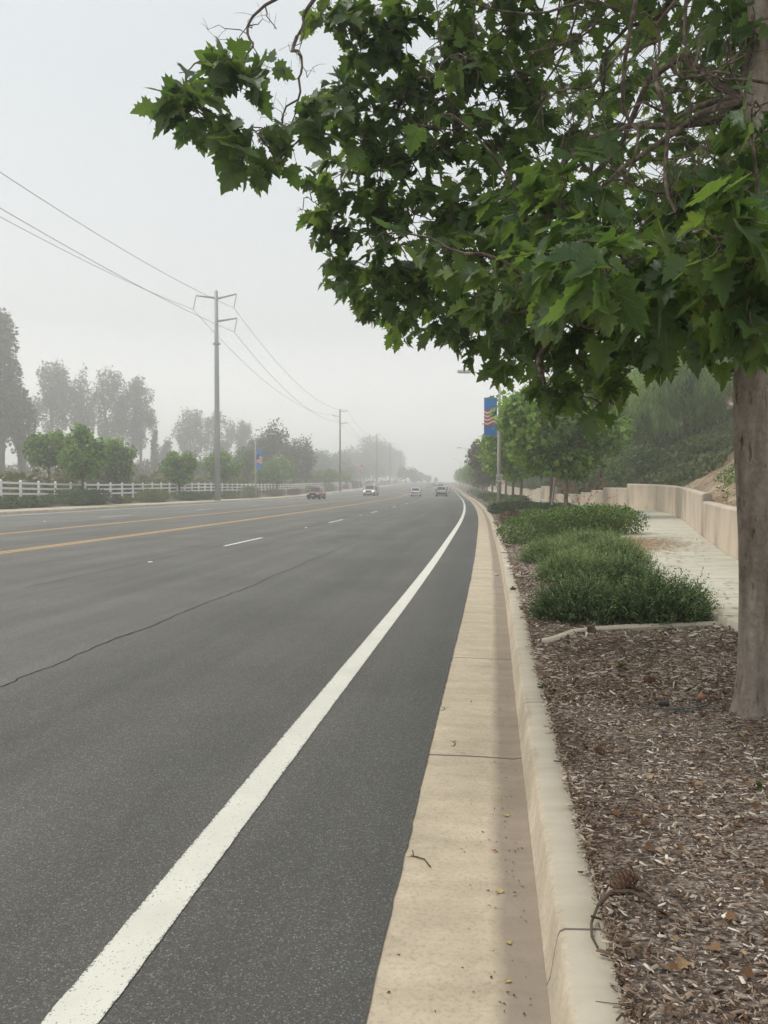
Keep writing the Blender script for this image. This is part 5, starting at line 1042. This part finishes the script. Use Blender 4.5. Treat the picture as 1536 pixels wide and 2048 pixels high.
for lb, px, Y, cw, top, bot, mt in [('olive brown tree with a reddish top behind the banner lamp', 548, 150, 62, 848, 965, 'olive'), ('olive tree with rounded top left of the wooden pole', 592, 158, 64, 862, 968, 'olive'), ('grey green tree behind the flag banner', 520, 165, 40, 870, 965, 'olive'), ('pale green foggy tree left of the wooden pole', 640, 200, 56, 904, 972, 'pale'), ('pale green foggy tree behind the wooden pole', 676, 225, 50, 906, 972, 'pale'), ('tall foggy tree right of the wooden pole', 712, 270, 62, 890, 972, 'pale'), ('highest foggy tree above the white truck', 738, 300, 60, 872, 970, 'euc'), ('foggy tree behind the slim brown pole', 764, 330, 46, 880, 968, 'euc'), ('very faint tree right of the slim brown pole', 790, 370, 40, 892, 966, 'euc')]:
    Y *= 1.15 if Y < 180 else 1.65
    X = (px - 768) / 1540 * Y; zb = .7 + float(zg(Y)); zt = CAMH + (977 - top) / 1540 * Y - zb; zl = .3; r = cw / 2 / 1540 * Y * 1.2
    far_tree(lb, X, Y, zt, r, (zt - zl) / 2, (zt + zl) / 2, mt, 4200, .55 if Y < 220 else 1.1, 'foggy_tree', GO, .3, 'dark_bark', 36, .4)
for i, (px, Y, top) in enumerate([(812, 430, 925), (828, 470, 938), (842, 520, 945), (856, 560, 951), (872, 620, 956), (700, 330, 925), (720, 380, 930), (752, 420, 925)]):
    X = (px - 768) / 1540 * Y; zb = .7 + float(zg(Y)); zt = CAMH + (977 - top) / 1540 * Y - zb
    far_tree('dim tree at the far end of the road, nearly lost in fog', X, Y, zt, zt * .5, zt * .42, zt * .55, 'euc', 700, 1.1, 'dim_tree', 'dim trees at the far end', .3, k=14, cs=.45)
for i in range(22):
    Y = 150 + (i * 37) % 130; X = float(gx(Y)) - 52 - (i * 23) % 70
    far_tree('dim bushy tree in the misty field behind the white fence', X, Y, 7 + i % 4, 5.5, 3.6, 3.6, 'olive' if i % 3 else 'pale', 1500, .6, 'misty_bush', 'misty bushes behind the fence', .2, k=16, cs=.45)
# golden undergrowth behind the fence
P = []
for _ in range(26000):
    Y = rnd.uniform(50, 260)  if rnd.random() < .5 else rnd.uniform(50, 110); o = -rnd.uniform(35.5, 75 if Y < 120 else 50); X = float(gx(Y)) + o; h = .4 + (1.5 + .012 * Y) * lump(X * .35, Y * .25); P.append((X, Y, .7 + rnd.random() * h + float(zg(Y))))
P = np.array(P); n = len(P); tag(leaves('undergrowth', P, nrm(rng.normal(size=(n, 3)) + np.array([0, -.4, .6])), nrm(rng.normal(size=(n, 3)) + np.array([0, 0, .5])), rng.uniform(.25, .5, n) * (1 + P[:, 1] / 150), STAR, m_leaf('undergrowth_leaf', [(.05, .08, .025), (.09, .11, .035), (.15, .12, .045), (.24, .17, .06)], .25, posvar=.06)), kind='stuff')

# ---------------------------------------------------------------- houses
def house(label, X, Y, z, w, d, h, wm, rm, rz=0, name='house'):
    t = empty(name, (X, Y, z), rz); tag(t, label, 'house')
    MB().box(-w / 2, w / 2, -d / 2, d / 2, -1, h).build('wall', M[wm], t)
    e = .5; MB().add([(-w/2-e, -d/2-e, h), (w/2+e, -d/2-e, h), (w/2+e, d/2+e, h), (-w/2-e, d/2+e, h), (-w/2+d*.4, 0, h+d*.24), (w/2-d*.4, 0, h+d*.24)], [(0, 1, 5, 4), (1, 2, 5), (2, 3, 4, 5), (3, 0, 4), (3, 2, 1, 0)]).build('roof', M[rm], t)
    MB().box(-w/2-e, w/2+e, -d/2-e-.04, -d/2-e, h-.12, h+.1).build('fascia', M['white_plaster'], t)
    for x in (-w*.3, w*.05, w*.33):
        f = MB().box(x - .65, x + .65, -d/2 - .06, -d/2, h*.38, h*.8).build('window', M['white_plaster'], t); MB().box(x - .55, x + .55, -d/2 - .075, -d/2 - .06, h*.42, h*.76).build('pane', M['glass'], f)
house('low house with a brown tiled roof behind the thick dark trunks', -62, 160, .7, 14, 9, 3.4, 'plaster', 'roof_tile', .3)
house('white house with a pale eave showing through the weeping trees', 33, 74, hill_at(33, 74), 9, 7, 2.4, 'white_plaster', 'roof_tile', -.3)
for lb, X, Y, h, r, mt in [('dense green tree on top of the bank behind the stepped wall', 24, 72, 11, 5, 'syc_right'), ('dark green tree on top of the bank far behind the weeping ones', 34, 84, 12, 6, 'pale'), ('tall pale tree on the bank top in the mist, nearest the kerb trees', 24, 98, 12, 5.5, 'pale'), ('wide tree on the bank top behind the white house', 44, 92, 13, 7, 'syc_right'), ('dim tree on the bank top beyond the tall pale one', 27, 125, 12, 6, 'pale'), ('bushy tree at the top of the bank beside the cream garden wall', 30, 50, 9, 4.5, 'syc_right')]:
    far_tree(lb, X, Y, h, r, h * .46, h * .54, mt, 6000, .34, 'bank_tree', 'bushes and trees on the bank', .2, z=hill_at(X, Y) - .1, k=30, cs=.42)
# upper garden wall on the bank
t = empty('garden_wall', (17.8, 33.5, hill_at(17.8, 33.5))); tag(t, 'cream stucco garden wall high on the bank, seen past the big trunk', 'wall')
MB().box(-.2, 7, -.15, .15, -1.8, 1.15).build('wall_face', M['white_plaster'], t); MB().box(-.26, 7.05, -.21, .21, 1.152, 1.27).build('coping', M['plaster'], t, bevel=.03)

# ---------------------------------------------------------------- vehicles
def vehicle(name, label, cat, X, Y, heading, L, Wd, H, paint, style, rear=True, group=None, lit=False, detail=True):
    """heading: 0 = driving away from the camera; origin at ground centre"""
    z = float(zg(Y)) + .004; t = empty(name, (X, Y, z), heading); tag(t, label, cat, group)
    hw = Wd / 2; f, b = L / 2, -L / 2
    belt = {'suv': .60, 'hatch': .60, 'sedan': .62, 'truck': .58, 'pickup': .60}[style] * H
    g0 = .22 if style in ('hatch', 'sedan') else .32
    nose = belt * (.98 if style in ('suv', 'truck', 'pickup') else .88)
    # lower body: stations along the length with rounded cross section
    st = [(b, .86, g0 + .18, belt * .82), (b + .06, .95, g0 + .06, belt * .93), (b + .3, 1, g0, belt), (0, 1, g0, belt), (f - 1.2, 1, g0, belt), (f - .9, .99, g0, nose), (f - .25, .95, g0 + .03, nose * .93), (f, .84, g0 + .16, nose * .78)]
    V = []; F = []
    for y, wk, z0, z1 in st:
        w = hw * wk
        V += [(-w * .9, y, z0), (-w, y, z0 + (z1 - z0) * .2), (-w, y, z0 + (z1 - z0) * .75), (-w * .93, y, z1 - .01), (-w * .5, y, z1 + .02), (w * .5, y, z1 + .02), (w * .93, y, z1 - .01), (w, y, z0 + (z1 - z0) * .75), (w, y, z0 + (z1 - z0) * .2), (w * .9, y, z0)]
    n = 10
    for i in range(len(st) - 1):
        for k in range(n): F.append((i * n + k, i * n + (k + 1) % n, (i + 1) * n + (k + 1) % n, (i + 1) * n + k))
    F += [tuple(range(n)), tuple(range((len(st) - 1) * n + n - 1, (len(st) - 1) * n - 1, -1))]
    raw_mesh('body', np.array(V), F, paint, t, True)
    # cabin
    cab = {'suv': (b + .08, b + .35, f - 1.75, f - 1.15), 'hatch': (b + .12, b + .55, f - 1.9, f - 1.05), 'sedan': (b + .75, b + 1.35, f - 2.1, f - 1.3), 'truck': (f - 3.2, f - 3.0, f - 1.75, f - 1.25), 'pickup': (b + .1, b + .4, f - 2.2, f - 1.5)}[style]
    yb, ytb, ytf, yf = cab; wt = hw * .78; wb = hw * .93; z0, z1 = belt - .01, H - .05
    V = [(-wb, yb, z0), (wb, yb, z0), (wb, yf, z0), (-wb, yf, z0), (-wt, ytb, z1), (wt, ytb, z1), (wt, ytf, z1), (-wt, ytf, z1), (-wt * .8, ytb + .15, H), (wt * .8, ytb + .15, H), (wt * .8, ytf - .15, H), (-wt * .8, ytf - .15, H)]
    raw_mesh('cabin', np.array(V), [(0, 1, 5, 4), (1, 2, 6, 5), (2, 3, 7, 6), (3, 0, 4, 7), (4, 5, 9, 8), (5, 6, 10, 9), (6, 7, 11, 10), (7, 4, 8, 11), (8, 9, 10, 11)], paint, t)
    def pane(nm, a, b_, c, d, inset=.1, lo=.12, hi=.1, off=(0, 0, 0)):
        a, b_, c, d = map(Vector, (a, b_, c, d)); o = Vector(off)     # a,b bottom; c,d top
        def P(u, v): return a.lerp(b_, u).lerp(d.lerp(c, u), v) + o
        q = [P(inset, lo), P(1 - inset, lo), P(1 - inset, 1 - hi), P(inset, 1 - hi)]
        mb = MB(); mb.add(q + [p - o * 1.5 for p in q], [(0, 1, 2, 3), (7, 6, 5, 4), (0, 4, 5, 1), (1, 5, 6, 2), (2, 6, 7, 3), (3, 7, 4, 0)]); return mb.build(nm, M['glass'], t)
    e = .012
    pane('rear_window', V[0], V[1], V[5], V[4], .09, .14, .12, (0, -e, 0)); pane('windshield', V[3], V[2], V[6], V[7], .06, .08, .08, (0, e, e))
    for s, (i0, i1, i2, i3) in ((1, (1, 2, 6, 5)), (-1, (0, 3, 7, 4))): pane('side_window', V[i0], V[i1], V[i2], V[i3], .08, .12, .12, (s * e, 0, 0))
    # bumpers, lights, plates
    MB().box(-hw * .93, hw * .93, b - .07, b + .1, g0 + .08, g0 + .32).build('rear_bumper', M['trim'] if style != 'hatch' else paint, t, bevel=.04)
    MB().box(-hw * .95, hw * .95, f - .1, f + .08, g0 + .06, g0 + .34).build('front_bumper', M['chrome'] if style == 'truck' else (M['trim'] if style != 'sedan' else paint), t, bevel=.04)
    for s in (-1, 1):
        MB().box(*sorted((s * hw * .78, s * hw * .95)), b - .02, b + .12, belt * .62, belt * (1.2 if style == 'suv' else .92)).build('tail_light', M['tail'], t)
        hx = sorted((s * hw * .58, s * hw * .92)); MB().box(*hx, f - .12, f + .02, nose * .66, nose * .84).build('headlight', M['lit'] if lit else M['head'], t, bevel=.02)
        MB().box(*sorted((s * hw * .99, s * (hw + .2))), yf - .35, yf - .2, belt + .02, belt + .2).build('mirror', M['trim'], t, bevel=.02)
    MB().box(-hw * .54, hw * .54, f - .08, f + .025, nose * .60, nose * .86).build('grille', M['trim'], t)
    MB().box(-.17, .17, b - .09, b - .06, g0 + .36 if style != 'suv' else g0 + .34, g0 + .5).build('number_plate', M['plate'], t); MB().box(-.16, .16, f + .082, f + .1, g0 + .14, g0 + .28).build('number_plate', M['plate'], t)
    wr = .34 if style in ('hatch', 'sedan') else .38
    for y in (b + .8, f - .85):
        for s in (-1, 1):
            w = MB().tube([(s * (hw - .24), y, wr), (s * (hw + .01), y, wr)], wr, 18).build('wheel', M['tyre'], t); MB().tube([(s * (hw + .008), y, wr), (s * (hw + .02), y, wr)], [wr * .62, wr * .55], 12).build('rim', M['rim'], w)
    MB().box(-hw * .85, hw * .85, b + .35, f - .35, .2, g0 + .1).build('underbody', M['trim'], t)
    return t, dict(hw=hw, f=f, b=b, belt=belt, H=H, t=t)
P_white = car_paint('white_car_paint', (.72, .72, .72)); P_red = car_paint('dark_red_paint', (.30, .03, .035)); P_grey = car_paint('grey_car_paint', (.16, .17, .18)); P_beige = car_paint('beige_paint', (.42, .33, .24))
def hd(Y, away=True): return -road_dir(Y) + (0 if away else math.pi)
def carpos(px, Y): return (px - 768) / 1540 * Y
GC = 'cars driving away'
v, q = vehicle('suv', 'white sport utility vehicle driving away in the lane by the kerb', 'suv', carpos(883, 139), 139, hd(139), 4.8, 2.0, 1.83, P_white, 'suv', group=GC)
for s in (-1, 1): MB().tube([(s * .7, -1.9, 1.84), (s * .7, -1.5, 1.9), (s * .7, .9, 1.9), (s * .7, 1.2, 1.84)], .025, 5).build('roof_rail', M['trim'], v)
v, q = vehicle('hatchback', 'white rounded hatchback driving away in the middle lane', 'car', carpos(832, 140), 140, hd(140), 4.2, 1.8, 1.58, P_white, 'hatch', group=GC)
Y = 110; v, q = vehicle('red_suv', 'dark red car approaching on the far side with pale headlights', 'car', carpos(633, Y), Y, hd(Y, False) - .06, 4.5, 1.8, 1.78, P_red, 'suv', lit=False)
MB().box(-.88, .88, 2.2, 2.33, .34, .62).build('bumper_guard', M['trim'], v)
Y = 146; v, q = vehicle('utility_truck', 'white utility truck with beige tool body approaching, headlights on', 'truck', carpos(742, Y), Y, hd(Y, False) - .05, 6.2, 2.1, 2.05, P_white, 'truck', lit=True)
for s in (-1, 1):
    MB().box(*sorted((s * .55, s * 1.16)), -3.0, .15, .75, 1.75).build('tool_box', P_beige, v, bevel=.03)
    MB().tube([(s * 1.0, -2.9, 1.75), (s * 1.0, -2.9, 2.35), (s * 1.0, 1.3, 2.35), (s * 1.0, 1.3, 2.05)], .035, 6).build('ladder_rack', M['chrome'], v)
MB().box(-1.0, -.3, -1.2, .1, 1.76, 2.45).build('equipment_case', M['white_plaster'], v, bevel=.03); MB().box(.5, 1.1, -1.9, -.6, 1.76, 2.3).build('equipment_case', P_beige, v, bevel=.03); MB().box(-.55, .55, -3.0, .15, .7, .8).build('cargo_bed', M['trim'], v)
for name, lb, cat, px, Y, st, pt, H in [('sedan', 'white car in the middle lane far ahead of the hatchback', 'car', 859.5, 292, 'hatch', P_white, 1.55), ('sedan', 'dark grey car right beside the far white car in fog', 'car', 867.5, 330, 'sedan', P_grey, 1.45), ('suv', 'dark grey sport utility vehicle just ahead of the white one', 'suv', 881, 215, 'suv', P_grey, 1.8), ('sedan', 'white car ahead of the white sport utility vehicle, nearest the kerb', 'car', 891, 178, 'hatch', P_white, 1.5), ('sedan', 'pale car faint in fog at the far end of the road', 'car', 879, 400, 'sedan', P_white, 1.5)]:
    vehicle(name, lb, cat, carpos(px, Y), Y, hd(Y), 4.5, 1.82, H, pt, st, group=GC)

# ---------------------------------------------------------------- haze
hz = MB().box(-640, 720, -70, 905, -2.5, 50).build('haze', simple('haze_air', (1, 1, 1))); hz['kind'] = 'stuff'
m = hz.data.materials[0]; n = m.node_tree.nodes; n.remove(n['Principled BSDF'])
pv = n.new('ShaderNodeVolumePrincipled'); pv.inputs['Color'].default_value = (1, 1, 0.995, 1); pv.inputs['Density'].default_value = 0.0029; pv.inputs['Anisotropy'].default_value = 0.6
m.node_tree.links.new(pv.outputs[0], n['Material Output'].inputs['Volume'])
